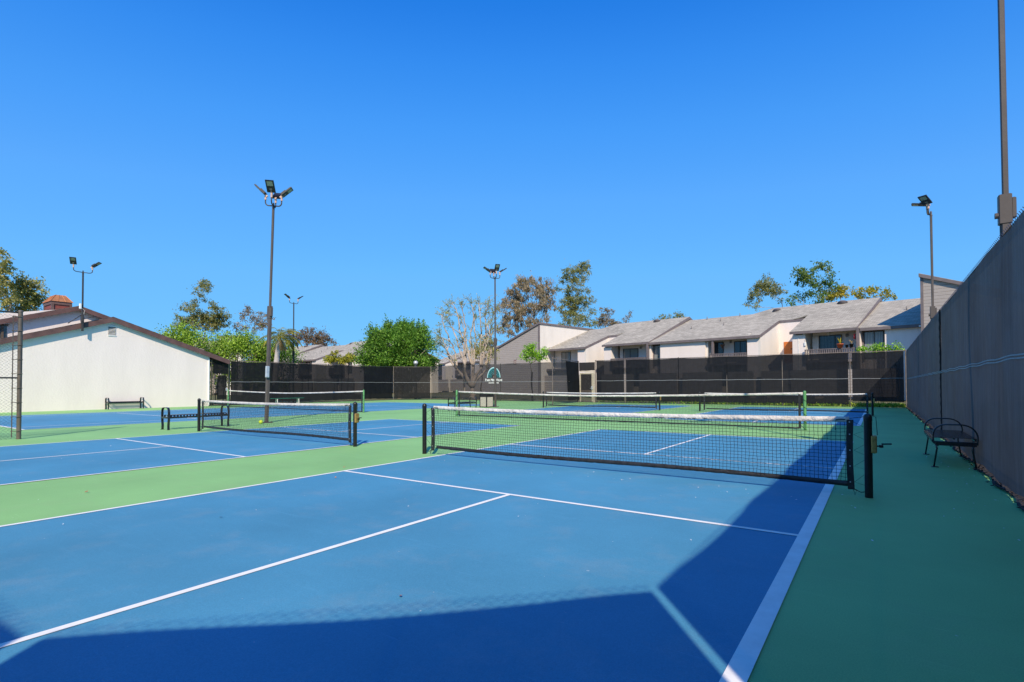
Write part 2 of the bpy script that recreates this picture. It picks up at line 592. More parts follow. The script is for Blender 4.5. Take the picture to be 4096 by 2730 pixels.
CURVES = (((0, 0), (1.68, .135), (1.83, .25), (2.12, .46), (2.66, .80), (4., 1.15), (10, 1.7)),
          ((0, 0), (3.57, 1.58), (3.85, 2.0), (4.29, 2.5), (5.08, 3.1), (6.5, 3.75), (10, 4.4)),
          ((0, 0), (6.34, 5.9), (6.72, 6.55), (7.33, 7.15), (8.17, 7.5), (9., 7.6), (10, 7.7)))
for ch, cv_ in enumerate(CURVES):
    rp_ = ramp(nt, math_n(nt, 'DIVIDE', sp_.outputs[ch], 10.), [(x / 10, y / 10) for x, y in cv_])
    lk(nt, math_n(nt, 'MULTIPLY', rp_, 10.), cb_.inputs[ch])
lk(nt, cb_.outputs[0], bg.inputs[0])
bg.inputs[1].default_value = .12
lk(nt, bg.outputs[0], wo.inputs[0])

cam = bpy.data.cameras.new('camera')
co = bpy.data.objects.new('camera', cam)
COL.objects.link(co)
co.location = (3.5244, -7.1138, 1.2656)
co.rotation_euler = (1.5908, .0035, .6108)
cam.sensor_width = 36
cam.lens = 18.427
cam.shift_y = .03343
cam.clip_start = .05
cam.clip_end = 3000
scene.camera = co
vs_ = scene.view_settings
scene.display_settings.display_device = 'sRGB'
vs_.view_transform = 'Standard'
vs_.look = 'None'
vs_.exposure = 0.16
vs_.gamma = 1.0
scene.cycles.transparent_max_bounces = 24
scene.cycles.max_bounces = 8

# ------------------------------------------------------------------ ground and courts
mb = MB()
mb.grid(lambda i, j: (-900 + 1800 * i, -900 + 1800 * j, -.04), 8, 8)
tag(mb.build('ground', 'ground'), kind='structure')
mb = MB()
mb.poly([(4.86, -7.0, 0), (4.86, 28.55, 0), (-30.5, 28.75, 0), (-33.05, 25.9, 0), (-32.9, 11.0, 0), (-32.66, 9.7, 0), (-32.66, -9.6, 0), (2.42, -9.6, 0)])
tag(mb.build('court_pavement', 'green'), kind='structure')
Z1, Z2 = .004, .008
def rect(mb, x0, x1, y0, y1, z):
    mb.poly([(x0, y0, z), (x1, y0, z), (x1, y1, z), (x0, y1, z)])

def pickle_court(cx, cy, thick_right):
    b = MB(); l = MB()
    rect(b, cx - 3.02, cx + 3.02, cy - 6.68, cy + 6.68, Z1)
    tag(b.build('blue_pavement', 'blue'), kind='structure')
    w = .056
    rw = .098 if thick_right else .056
    rect(l, cx - 3.048, cx - 3.048 + w, cy - 6.706, cy + 6.706, Z2)
    rect(l, cx + 3.048 - rw, cx + 3.048, cy - 6.706, cy + 6.706, Z2)
    xa, xb = cx - 3.048 + w, cx + 3.048 - rw
    for s in (-1, 1):
        y = cy + s * 6.706
        rect(l, xa, xb, min(y, y - s * w), max(y, y - s * w), Z2)
        y = cy + s * 2.134
        rect(l, xa, xb, y - w / 2, y + w / 2, Z2)
        ya, yb = sorted((cy + s * (2.134 + w / 2), cy + s * (6.706 - w)))
        rect(l, cx - w / 2, cx + w / 2, ya, yb, Z2)
    tag(l.build('pavement_markings', 'line'), kind='structure')
YF = 18.75
pickle_court(0, 0, True)
pickle_court(-8.82, 0, False)
pickle_court(0, YF, True)
pickle_court(-8.82, YF, False)
# tennis court on the left half
TX, TY = -22.88, 9.20
b = MB(); l = MB()
rect(b, TX - 5.46, TX + 5.46, TY - 11.86, TY + 11.86, Z1)
tag(b.build('blue_pavement', 'blue'), kind='structure')
w_ = .06
for xx in (-5.485, 5.485):
    rect(l, TX + xx - w_ / 2, TX + xx + w_ / 2, TY - 11.885, TY + 11.885, Z2)
for xx in (-4.115, 4.115):
    rect(l, TX + xx - w_ / 2, TX + xx + w_ / 2, TY - 11.79, TY + 11.79, Z2)
for s in (-1, 1):
    for xa, xb in ((-5.455, -4.145), (-4.085, 4.085), (4.145, 5.455)):
        rect(l, TX + xa, TX + xb, TY + s * 11.84 - .045, TY + s * 11.84 + .045, Z2)
    rect(l, TX - 4.085, TX + 4.085, TY + s * 6.4 - w_ / 2, TY + s * 6.4 + w_ / 2, Z2)
ya, yb = TY - 6.37, TY + 6.37
rect(l, TX - w_ / 2, TX + w_ / 2, ya, yb, Z2)
tag(l.build('pavement_markings', 'line'), kind='structure')
# hairline cracks of the old slab joints
cr = MB()
def crack(p, q, wd, n):
    p = Vector(p); q = Vector(q)
    d = (q - p); per = Vector((-d.y, d.x, 0)).normalized()
    pr = None
    for i in range(n + 1):
        c = p + d * (i / n) + per * rng.uniform(-.012, .012)
        ww = wd * rng.uniform(.3, 1.)
        if pr is not None and rng.random() > .12:
            cr.poly([pr[0] - per * pr[1], c - per * ww, c + per * ww, pr[0] + per * pr[1]])
        pr = (c, ww)
crack((3.15, 9.50, .0095), (4.68, 9.46, .0095), .006, 14)
crack((-13.0, 9.42, .0095), (-5.9, 9.4, .0095), .007, 40)
crack((-2.9, 9.41, .0095), (2.9, 9.42, .0095), .007, 30)
crack((-15.0, -9, .0095), (-15.1, 27, .0095), .009, 160)
crack((-16.2, 10.5, .0095), (-12.2, 14.5, .0095), .006, 40)
tag(cr.build('pavement_crack', 'crack'), kind='structure')
# petals and leaf bits that the wind dropped on the courts
lt = MB()
for k in range(170):
    if k < 60:
        x, y = rng.uniform(-3.3, 3.4), rng.gauss(-.55, .12) if rng.random() < .6 else rng.uniform(-3, .4)
    elif k < 110:
        x, y = rng.uniform(-13, 4), rng.uniform(-6, 6)
    else:
        x, y = rng.gauss(4.40, .14), rng.uniform(-2, 7)
    th = rng.uniform(0, 6.28); s_ = rng.uniform(.006, .014)
    a = Vector((math.cos(th), math.sin(th), rng.uniform(.1, .5))); b_ = Vector((-math.sin(th), math.cos(th), 0))
    c = Vector((x, y, .012))
    lt.add([c - a * .0, c + a * s_ + b_ * s_ * .6, c + a * 2 * s_, c + a * s_ - b_ * s_ * .6], [(0, 1, 2, 3)])
tag(lt.build('petal_litter', 'logo_white'), kind='stuff')
lt = MB()
for (x, y) in [(-3.28, -1.96), (-4.25, -4.9), (-1.7, -4.55), (-5.2, 1.2), (1.15, -4.9), (-2.6, -2.6), (-9.5, 5.2)]:
    th = rng.uniform(0, 6.28); s_ = rng.uniform(.02, .03)
    a = Vector((math.cos(th), math.sin(th), .25)); b_ = Vector((-math.sin(th), math.cos(th), .1))
    c = Vector((x, y, .012))
    lt.add([c, c + a * s_ + b_ * s_ * .5, c + a * 2 * s_, c + a * s_ - b_ * s_ * .5], [(0, 1, 2, 3)])
tag(lt.build('leaf_litter', 'leaf_orange'), kind='stuff')
# mulch band under the east windscreen
mu = MB()
mu.grid(lambda i, j: (4.70 + .42 * j + .035 * math.sin(i * 150) * (1 - j), -6.8 + 35 * i, .012 + (.02 + .015 * math.sin(i * 300 + j * 7)) * math.sin(PI * min(1, j * 1.2 + .03)) + rng.uniform(0, .02)), 420, 5)
for k in range(1500):
    y = -6.8 + 35 * rng.random() ** 1.7
    c = Vector((rng.uniform(4.66, 4.95), y, rng.uniform(.02, .05)))
    d = Vector((rng.uniform(-1, 1), rng.uniform(-1, 1), rng.uniform(-.3, .6))).normalized()
    ww = d.cross(Vector((rng.uniform(-1, 1), rng.uniform(-1, 1), 1))).normalized()
    mu.leaf(c, d, ww, rng.uniform(.03, .07), .025)
tag(mu.build('mulch', 'mulch'), kind='stuff')
# ground cover outside the north fence
gc = MB()
for k in range(9000):
    x = rng.uniform(-13.5, 4.9)
    dens = min(1, max(.12, (x + 9) / 10))
    if rng.random() > dens:
        continue
    c = Vector((x, rng.uniform(28.40, 28.9), rng.uniform(-.02, .14)))
    d = Vector((rng.uniform(-.6, .6), rng.uniform(-.8, .3), rng.uniform(.3, 1))).normalized()
    ww = d.cross(Vector((rng.uniform(-1, 1), rng.uniform(-1, 1), .3))).normalized()
    gc.leaf(c, d, ww, rng.uniform(.08, .2), .07)
tag(gc.build('undergrowth', 'lf_grass'), kind='stuff')

# ------------------------------------------------------------------ nets
def strands(mb, xs, zfun, nz, r, jit, rr):
    """square-mesh net: nodes (x, small wobble, z)"""
    nodes = []
    for x in xs:
        zt, zb = zfun(x)
        nodes.append([Vector((x + rr.gauss(0, jit), rr.gauss(0, .004) + .01 * math.sin(x * 2.1 + j * .5), zb + (zt - zb) * j / nz + rr.gauss(0, jit))) for j in range(nz + 1)])
    for col in nodes:
        mb.tube(col, r, 3, cap=False)
    for j in range(nz + 1):
        mb.tube([col[j] for col in nodes], r, 3, cap=False)

def band(mb, x0, x1, ztop, h, t, n, wob=.0, rr=rng):
    """folded fabric band along x: rounded section, slightly crumpled"""
    prof = [(-t, -h), (-t * 1.1, -h * .5), (-t * .8, -.012), (-t * .3, 0), (t * .3, 0), (t * .8, -.012), (t * 1.1, -h * .5), (t, -h)]
    o = len(mb.v)
    m = len(prof)
    for i in range(n + 1):
        x = x0 + (x1 - x0) * i / n
        for (py, pz) in prof:
            mb.v.append((x, py + rr.gauss(0, wob), ztop(x) + pz + rr.gauss(0, wob * .5)))
    for i in range(n):
        for k in range(m):
            k2 = (k + 1) % m
            mb.f.append((o + i * m + k, o + i * m + k2, o + (i + 1) * m + k2, o + (i + 1) * m + k))
    mb.f.append(tuple(o + k for k in range(m - 1, -1, -1)))
    mb.f.append(tuple(o + n * m + k for k in range(m)))

def pickle_net():
    rr = random.Random(5)
    root = empty('pickleball_net', (0, 0, 0))
    zt = lambda x: .868 + .034 * (x / 3.3) ** 2
    zb = lambda x: .125 + .012 * math.sin(x * 1.1)
    for s in (-1, 1):
        p = MB()
        X = 3.415 if s > 0 else -3.46
        p.lathe((X, 0, 0), [(.040, 0), (.040, .855), (.043, .86), (.043, .895), (.038, .918), (.025, .933), (.008, .939)], 20)
        po = p.build('post', 'black_paint', root, True)
        smooth_by_angle(po, 50)
        if s > 0:
            k = MB()
            k.rbox(X + .028, X + .082, -.05, .05, .50, .70, .012)
            wi = k.build('winch', 'brass', po)
            k = MB()
            k.tube([(X + .082, 0, .58), (X + .125, 0, .58), (X + .125, -.005, .605), (X + .215, -.01, .612)], .009, 6)
            k.lathe((X + .12, 0, .565), [(.02, 0), (.02, .03)], 10)
            k.build('crank_handle', 'black_paint', po)
    n = MB()
    strands(n, [-3.24 + 6.48 * i / 146 for i in range(147)], lambda x: (zt(x) - .05, zb(x)), 17, .0026, .0022, rr)
    n.build('net_mesh', 'black_cord', root)
    h = MB()
    band(h, -3.23, 3.24, zt, .062, .009, 190, .0022, rr)
    h.build('headband', 'headband', root, True)
    h = MB()
    band(h, -3.15, 3.25, lambda x: zb(x) + .045, .055, .012, 120, .003, rr)
    h.build('bottom_band', 'black_vinyl', root, True)
    for s in (-1, 1):
        q = MB()
        X = s * 3.25
        q.grid(lambda i, j: (X + (j - .5) * .066 - .012 * s * math.sin(i * 3), .012 * math.cos(j * PI) * 0 - .012, .075 + i * .79), 12, 1)
        q.grid(lambda i, j: (X + (j - .5) * .066 - .012 * s * math.sin(i * 3), .012, .075 + i * .79), 12, 1)
        q.grid(lambda i, j: (X - .033 - .012 * s * math.sin(i * 3), -.012 + .024 * j, .075 + i * .79), 12, 1)
        q.grid(lambda i, j: (X + .033 - .012 * s * math.sin(i * 3), -.012 + .024 * j, .075 + i * .79), 12, 1)
        sb = q.build('side_band', 'black_vinyl', root)
        for z in (.16, .34, .52, .70, .84):
            g = MB()
            g.obox((X - .008 * s, -.0135, z), (1, 0, 0), (0, 0, 1), (0, 1, 0), .006, .006, .0015)
            g.build('grommet', 'galv', sb)
        c = MB()
        zig = []
        for i, z in enumerate([.84, .76, .70, .62, .52, .45, .34, .30, .16, .12]):
            zig.append((X + s * .03, 0, z) if i % 2 == 0 else (s * 3.425, 0, z))
        c.tube(zig, .0028, 4, cap=False)
        c.tube([(X + s * .02, 0, .085), (X + s * .09, .005, .05), (s * 3.43, 0, .07)], .005, 5)
        c.tube([(s * 3.415 - s * .006 * (i % 2), .0, .78 - .085 * i) for i in range(9)], .004, 4)
        c.tube([(X + s * .02, -.01, .08), (X + s * .035, -.02, .015), (X + s * .05, -.01, .08)], .004, 4)
        c.tube([(X - s * .05, 0, .875), (X + s * .1, 0, .895), (s * 3.44, 0, .925), (s * 3.49, 0, .90), (s * 3.502, 0, .70)], .0035, 5)
        c.build('lacing', 'black_cord', root)
    # buckle straps on the white band
    for s in (-1, 1):
        q = MB()
        q.tube([(s * 3.2, -.013, .868), (s * 3.11, -.014, .864)], .006, 5)
        q.tube([(s * 3.11, -.014, .86), (s * 3.105, -.014, .74)], .003, 4)
        q.build('buckle_strap', 'black_paint', root)
    return root

NG = 'low black pickleball nets between round black posts'
net = pickle_net()
net.location = (0, 0, 0)
tag(net, 'nearest and largest pickleball net, one winch post standing in the fence shadow', 'net', NG)
for loc, lab in (((-8.92, .03, 0), 'pickleball net with one end post by the black bench, wholly in sun'),
                 ((-8.98, YF + .1, 0), 'far pickleball net before the cream walk gate, beyond the green-posted tennis net'),
                 ((-.12, YF + .08, 0), 'far pickleball net below the balconies, one end reaching into the fence shadow')):
    c = copy_tree(net)
    c.location = loc
    c['label'] = lab

def tennis_net():
    rr = random.Random(6)
    root = empty('tennis_net', (0, 0, 0))
    zt = lambda x: .93 + .125 * abs(x / 6.4) ** 1.5
    for s in (-1, 1):
        p = MB()
        p.lathe((s * 6.4, 0, 0), [(.040, 0), (.040, 1.05), (.033, 1.085), (.012, 1.10)], 14)
        po = p.build('post', 'green_post', root, True)
        smooth_by_angle(po, 50)
        q = MB()
        for i in range(5):
            q.tube([(s * 6.28, -.01, .95 - .2 * i), (s * 6.40, -.045, .83 - .2 * i), (s * 6.45, -.02, .80 - .2 * i)], .006, 5)
        q.build('lacing', 'black_cord', root)
        q = MB()
        q.box(s * 6.27 - .03, s * 6.27 + .03, -.012, .012, .04, 1.0)
        q.build('side_band', 'black_vinyl', root)
    n = MB()
    strands(n, [-6.24 + 12.48 * i / 270 for i in range(271)], lambda x: (zt(x) - .04, .05), 20, .0025, .002, rr)
    n.build('net_mesh', 'black_cord', root)
    h = MB()
    band(h, -6.3, 6.36, zt, .062, .010, 220, .0025, rr)
    h.build('headband', 'headband', root, True)
    h = MB()
    band(h, -6.26, 6.26, lambda x: .072, .04, .010, 60, .002, rr)
    h.build('bottom_band', 'black_vinyl', root, True)
    return root
TGp = 'tennis nets between green posts'
tn = tennis_net()
tn.location = (-4.58, 9.56, 0)
tag(tn, 'tennis net on green posts just behind the nearest pickleball net, before the litter bin', 'net', TGp)
c = copy_tree(tn)
c.location = (TX - .3, TY + .25, 0)
c['label'] = 'tennis net on green posts in front of the green plank bench'
# ------------------------------------------------------------------ fences
def chain(mb, A, d, L, z0, z1, pitch=.085, r=.0044, off=(0, 0), top_knuckle=True):
    """woven chain-link: interlocking zigzag wires in the vertical plane A + s*d"""
    A = Vector((A[0] + off[0], A[1] + off[1], 0)); d = Vector((d[0], d[1], 0))
    nrm = Vector((-d.y, d.x, 0))
    k = 0
    s = 0
    h = pitch / 2
    n = max(1, int((z1 - z0) / h))
    while s < L:
        pts = []
        for i in range(n + 1):
            ss = s + (h if i % 2 else -h) * .98
            ss = min(max(ss, 0), L)
            pts.append(A + d * ss + nrm * (.002 if i % 2 else -.002) + Vector((0, 0, z0 + h * i)))
        mb.tube(pts, r, 3, cap=False)
        s += pitch
        k += 1

def windscreen(mb, A, d, nin, s0, s1, z0, z1, sag=.03, off=.035, amp=.012, span=3.05, rr=rng, skew=0.):
    nu = max(2, int((s1 - s0) / .22)); nv = 12
    ph = rr.uniform(0, 6)
    def fn(i, j):
        s = s0 + (s1 - s0) * i
        zt = z1 - sag * math.sin(PI * ((s / span) % 1)) ** 2 + rr.uniform(-.004, .004)
        zb = z0 + .018 * math.sin(s * 2.3 + ph) + .012 * math.sin(s * 7.1)
        z = zb + (zt - zb) * j
        o = off + amp * (math.sin(s * 1.9 + ph + j * 2) + .6 * math.sin(s * 4.7 - j * 4 + ph)) * (.3 + .7 * math.sin(PI * j))
        s2 = s + skew * (1 - j)
        return (A[0] + d[0] * s2 + nin[0] * o, A[1] + d[1] * s2 + nin[1] * o, z)
    mb.grid(fn, nu, nv)

def fence(label, A, B, nin, posts, screens, zt=3.05, rail=True, post_mat='fence_steel', post_r=.03, chain_z=None, post_off=-.03, mid=None,
          group='tall chain-link fences round the courts', seam_z=1.60, seam_mat='seam', post_top=None, wire='wire_dark', rail_mat=None, sag=.03, seam_dbl=False, amp=.012):
    A = Vector((A[0], A[1], 0)); B = Vector((B[0], B[1], 0))
    d = (B - A); L = d.length; d = d / L
    nin = Vector((nin[0], nin[1], 0)).normalized()
    o = (A.x, A.y, 0)
    root = empty('court_fence', o, 0, label, 'fence', group)
    for s in posts:
        p = MB()
        c = A + d * s + nin * post_off
        h = post_top or zt
        p.lathe((c.x, c.y, 0), [(post_r, 0), (post_r, h), (post_r * 1.25, h + .003), (post_r * 1.1, h + .03), (post_r * .4, h + .045)], 12)
        po = p.build('post', post_mat, root, True, o)
        smooth_by_angle(po, 50)
    if rail:
        p = MB()
        p.tube([A + nin * post_off + Vector((0, 0, zt - .02)), B + nin * post_off + Vector((0, 0, zt - .02))], .021, 8)
        p.build('top_rail', rail_mat or post_mat, root, True, o)
    if mid:
        p = MB()
        p.tube([A + nin * post_off + Vector((0, 0, mid)), B + nin * post_off + Vector((0, 0, mid))], .021, 8)
        p.build('mid_rail', rail_mat or post_mat, root, True, o)
    if chain_z:
        for (za, zb) in chain_z:
            p = MB()
            chain(p, A, d, L, za, zb)
            p.build('chain_link', wire, root, False, o)
    for q in screens:
        s0, s1, mt, z0, z1 = q[:5]
        p = MB()
        windscreen(p, A, d, nin, s0, s1, z0, z1, sag=sag, skew=q[5] if len(q) > 5 else 0, amp=amp)
        sc = p.build('windscreen', mt, root, True, o)
        if seam_z:
            for dz in ((0, .035) if seam_dbl else (0,)):
                p = MB()
                n = max(2, int((s1 - s0) / .3))
                sk = (q[5] if len(q) > 5 else 0) * (1 - seam_z / 3)
                lo = [(A + d * (s0 + (s1 - s0) * i / n + sk) + nin * (.062 if amp < .02 else .068), seam_z + dz + .008 * math.sin(i * 1.3)) for i in range(n + 1)]
                for (a, za), (b, zb) in zip(lo[:-1], lo[1:]):
                    t = .0075 if seam_dbl else .014
                    p.poly([(a.x, a.y, za - t), (b.x, b.y, zb - t), (b.x, b.y, zb + t), (a.x, a.y, za + t)])
                p.build('seam', seam_mat, sc, False, o)
    return root, A, d, L, nin, o

# east fence: its inside face is in shade
efr = fence('tall windscreen fence wholly in shade, close behind the bench with tubular arms', (4.78, -6.87), (4.78, 28.35), (-1, 0),
      [.06, 15.87, 25.0, 35.2], [(0.02, 15.87, 'screen_east', .06, 3.04), (15.87, 35.1, 'screen_east', .07, 3.08)],
      rail=False, chain_z=[(2.90, 3.12), (.02, .25)], post_top=2.98, seam_mat='seam_pale', post_off=-.05, sag=.05, seam_dbl=True, amp=.017, seam_z=1.54)
lc = MB()
yy = -6.87 + 15.87
lc.tube([(4.735 - .012 * (i % 2), yy + .012 * (1 if i % 2 else -1), .1 + .1 * i) for i in range(30)], .011, 5)
lc.tube([(4.74, yy, .08), (4.735, yy, 1.5), (4.74, yy, 3.05)], .016, 6)
lc.build('lacing', 'black_cord', efr[0], False, efr[5])
# north fence right of the gate
fence('long black windscreen fence running from the cream gate below the apartment balconies', (-13.78, 28.4), (4.76, 28.4), (0, -1),
      [0.03, 2.36, 6.2, 9.3, 12.5, 15.96, 18.50], [(0.12, 2.30, 'screen', .16, 3.08), (2.44, 15.88, 'screen', .15, 3.08), (16.06, 18.42, 'screen', .32, 3.08)],
      chain_z=[(3.0, 3.15), (.02, .34)], post_off=.0, zt=3.12)
# west stretch with the sheer screen and the sign
root, A, d, L, nin, o = fence('sheer see-through grey windscreen fence carrying the round teal tree emblem', (-30.55, 28.55), (-15.20, 28.4), (0, -1),
      [0.03, 3.9, 8.0, 12.0, 15.30], [(.09, 15.22, 'screen_sheer', .12, 3.06)], chain_z=[(3.0, 3.12), (.02, .2)], zt=3.1, post_mat='pole_dark', post_off=.03, seam_mat='seam')
# --- emblem: arch of leaves over two lines of lettering
def text_mesh(txt, size, ex=.002, spacing=1.):
    cu = bpy.data.curves.new('lettering', 'FONT')
    cu.body = txt
    cu.size = size
    cu.extrude = ex
    cu.offset = size * .018
    cu.space_character = spacing
    cu.align_x = 'LEFT'
    ob = bpy.data.objects.new('tmp', cu)
    COL.objects.link(ob)
    dg = bpy.context.evaluated_depsgraph_get()
    me = bpy.data.meshes.new_from_object(ob.evaluated_get(dg))
    bpy.data.objects.remove(ob)
    return me
def add_text(mb, runs, x, z, y, fat=.0):
    """runs: [(text, size)]; appended to mb facing -y; returns the end x"""
    for t, s in runs:
        if t == ' ':
            x += s * .28
            continue
        me = text_mesh(t, s, .004)
        xs = [v.co.x for v in me.vertices]
        mb.add([(x + v.co.x - min(xs), y - v.co.z, z + v.co.y) for v in me.vertices], [tuple(p.vertices) for p in me.polygons])
        x += max(xs) - min(xs) + s * .07
    return x
EY = 28.45 - .095
ecx, ecz = -23.19, 1.95
e = MB()
def halfdisc(mb, R0, R1, y, za=1.28, n=28):
    # arch slightly taller than wide
    for i in range(n):
        a0, a1 = PI * i / n, PI * (i + 1) / n
        q = []
        for rr_, a in ((R0, a0), (R1, a0), (R1, a1), (R0, a1)):
            q.append((ecx - rr_ * math.cos(a), y, ecz + rr_ * za * math.sin(a) - 0))
        mb.poly(q)
halfdisc(e, .0, .70, EY)
emb = e.build('emblem', 'logo_dark', root, False, o)
e = MB(); halfdisc(e, .64, .70, EY - .006)
e.build('arch_border', 'logo_pale', emb, False, o)
e = MB(); halfdisc(e, .58, .615, EY - .006)
e.build('arch_ring', 'logo_teal', emb, False, o)
e = MB()
rr = random.Random(4)
for ring_, cnt in ((.50, 17), (.39, 13), (.27, 9)):
    for i in range(cnt):
        a = PI * (i + .5) / cnt
        cx, cz = ecx - ring_ * math.cos(a), ecz + ring_ * 1.25 * math.sin(a)
        if cz < ecz + .04:
            cz = ecz + .04
        s1, s2 = .048 * rr.uniform(.8, 1.1), .029 * rr.uniform(.8, 1.1)
        t = a + rr.uniform(-.7, .7)
        pts = []
        for k in range(10):
            th = 2 * PI * k / 10
            u_, v_ = s1 * math.cos(th), s2 * math.sin(th)
            pts.append((cx - u_ * math.cos(t) - v_ * math.sin(t), EY - .007, cz + u_ * math.sin(t) - v_ * math.cos(t)))
        e.poly(pts)
e.build('leaf_pattern', 'logo_teal', emb, False, o)
e = MB()
e.poly([(ecx - .09, EY - .009, ecz), (ecx + .09, EY - .009, ecz), (ecx + .03, EY - .009, ecz + .3), (ecx - .03, EY - .009, ecz + .3)])
for a in (-60, -35, -12, 14, 38, 62):
    s_, c_ = math.sin(R(a)), math.cos(R(a))
    e.poly([(ecx - .016, EY - .009, ecz + .16), (ecx + .016, EY - .009, ecz + .16), (ecx + s_ * .40 + .006, EY - .009, ecz + .16 + c_ * .38), (ecx + s_ * .40 - .006, EY - .009, ecz + .16 + c_ * .38)])
e.build('tree_motif', 'logo_brown', emb, False, o)
e = MB()
xe = add_text(e, [('P', .30), ('ARK', .235), (' ', .3), ('M', .30), ('ESA', .235), (' ', .3), ('V', .30), ('ILLAS', .235)], 0, 0, 0)
k = 1.80 / xe
e.v = [(-24.09 + x * k, EY - .01 + y, 1.66 + z) for x, y, z in e.v]
e.build('lettering', 'logo_white', emb, False, o)
e = MB()
xe = add_text(e, [('A', .145), ('PARTMENT', .12), (' ', .15), ('H', .145), ('OMES', .12)], 0, 0, 0)
k = 1.08 / xe
e.v = [(-23.74 + x * k, EY - .01 + y, 1.47 + z) for x, y, z in e.v]
e.build('lettering', 'logo_white', emb, False, o)

fence('short slanting panel of pale-speckled black windscreen below the round green tree', (-32.9, 25.95), (-30.58, 28.53), (.75, -.65),
      [.03, 3.42], [(.09, 3.36, 'screen_spot', .14, 3.02)], chain_z=[(2.96, 3.08), (.02, .2)], post_off=.0)
fence('long black windscreen fence behind the green plank bench and below the palm', (-32.78, 11.12), (-32.9, 25.9), (1, .01),
      [.03, 3.1, 6.1, 9.2, 12.2], [(.09, 14.7, 'screen', .16, 3.0)], chain_z=[(2.94, 3.08), (.02, .2)], post_off=-.03)
# dividers between the two halves
fence('short divider fence standing out from the cream gate, half covered with black windscreen', (-14.1, 22.7), (-15.13, 28.3), (1, .2),
      [.03, 5.68], [(2.7, 5.62, 'screen', .2, 3.0, .45)], chain_z=[(.03, 3.05)], post_off=0, mid=1.55, seam_z=None, zt=3.1)
root, A, d, L, nin, o = fence('bare brown chain-link fence with a thick end post, in front of the clubhouse wall', (-13.74, -3.51), (-13.74, -9.30), (1, 0),
      [.0, 2.9, 5.6], [], zt=3.12, chain_z=[(.02, 3.06)], post_mat='brown_steel', post_r=.047, post_off=0, mid=1.5, seam_z=None, wire='wire_dark', rail_mat='brown_steel')
b = MB(); b.beam((-13.74, -3.64, .05), (-13.74, -3.64, 3.02), .02, .008, (1, 0, 0))
b.build('tension_bar', 'brown_steel', root, False, o)
for i in range(9):
    z = .2 + .35 * i
    b = MB(); b.tube([(-13.74, -3.66, z), (-13.795, -3.54, z), (-13.795, -3.48, z), (-13.74, -3.457, z), (-13.685, -3.48, z), (-13.685, -3.54, z), (-13.74, -3.66, z)], .008, 5)
    b.build('tension_band', 'brown_steel', root, False, o)
# fences behind the camera (they throw the shadow across the foreground)
fence('diagonal windscreen fence across the near right corner', (4.77, -6.96), (2.45, -9.28), (-.7, .7),
      [1.5], [(.0, 3.26, 'screen_east', .13, 3.04)], rail=False, chain_z=[(2.90, 3.17)], post_off=-.05, post_top=2.98, seam_mat='seam_pale', sag=.05)
fence('windscreen fence along the near end of the courts', (2.36, -9.34), (-13.6, -9.34), (0, 1),
      [1.5 + 3.05 * i for i in range(5)], [(.02, 15.9, 'screen_east', .13, 3.04)], rail=False, chain_z=[(2.90, 3.17)], post_off=-.05, post_top=2.98, seam_mat='seam_pale', sag=.05)
for nm, (x, y) in (('steel corner post between the right fence and the near diagonal fence', (4.85, -6.80)), ('steel corner post between the near diagonal fence and the near end fence', (2.40, -9.45))):
    p = MB()
    p.lathe((0, 0, 0), [(.03, 0), (.03, 3.05), (.038, 3.053), (.03, 3.09), (.01, 3.10)], 12)
    for z in (.5, 1.2, 1.65, 2.3, 2.75):
        p.lathe((0, 0, z), [(.05, 0), (.055, .02), (.05, .045)], 10)
    t = p.build('fence_post', 'fence_steel', None, True)
    t.location = (x, y, 0)
    tag(t, nm, 'fence post')

for z in (1.05,):
    p = MB(); p.box(4.70, 4.82, -6.99, -6.85, z, z + .05)
    tp = [x for x in bpy.data.objects if x.get('category') == 'fence post'][0]
    p.build('tie_band', 'fence_steel', tp, False, tuple(tp.location))
# cream walk-through gate in the north fence
o = (-14.490, 28.400, 0)
g = empty('walk_gate', o, 0, 'cream steel walk-through gate in the back fence, lined with black chain-link', 'gate')
b = MB(); b.lathe((-15.160, 28.370, 0), [(.042, 0), (.042, 3.08), (.05, 3.085), (.02, 3.12)], 12)
b.build('hinge_post', 'fence_steel', g, True, o)
b = MB()
b.box(-15.020, -14.940, 28.300, 28.380, .05, 2.22); b.box(-14.020, -13.940, 28.300, 28.380, .05, 2.22)
b.box(-14.940, -14.020, 28.305, 28.375, 2.12, 2.22)
b.build('gate_frame', 'gate_cream', g, False, o)
b = MB()
b.box(-13.885, -13.805, 28.290, 28.370, .0, 2.36); b.box(-14.990, -13.890, 28.300, 28.360, 2.30, 2.36)
b.build('door_jamb', 'gate_cream', g, False, o)
for za in (.06, .82):
    b = MB(); b.box(-14.940, -14.020, 28.310, 28.370, za, za + .055)
    b.build('cross_rail', 'fence_steel', g, False, o)
b = MB(); chain(b, (-14.940, 28.335), (1, 0), .92, .12, 2.12)
b.build('chain_link', 'wire', g, False, o)
b = MB(); windscreen(b, Vector((-14.940, 28.350, 0)), Vector((1, 0, 0)), Vector((0, -1, 0)), 0, .92, .35, 2.12, sag=0, off=0, amp=.006)
windscreen(b, Vector((-15.090, 28.370, 0)), Vector((1, 0, 0)), Vector((0, -1, 0)), 0, 1.3, 2.37, 3.0, sag=0, off=0, amp=.006)
b.build('windscreen', 'screen', g, True, o)
b = MB(); b.rbox(-14.060, -13.920, 28.250, 28.300, .95, 1.2, .015)
lb = b.build('lock_box', 'galv', g, False, o)
b = MB(); b.tube([(-13.990, 28.250, 1.05), (-13.990, 28.19, 1.05), (-14.100, 28.19, 1.05)], .012, 6)
b.build('handle', 'galv', lb, False, o)

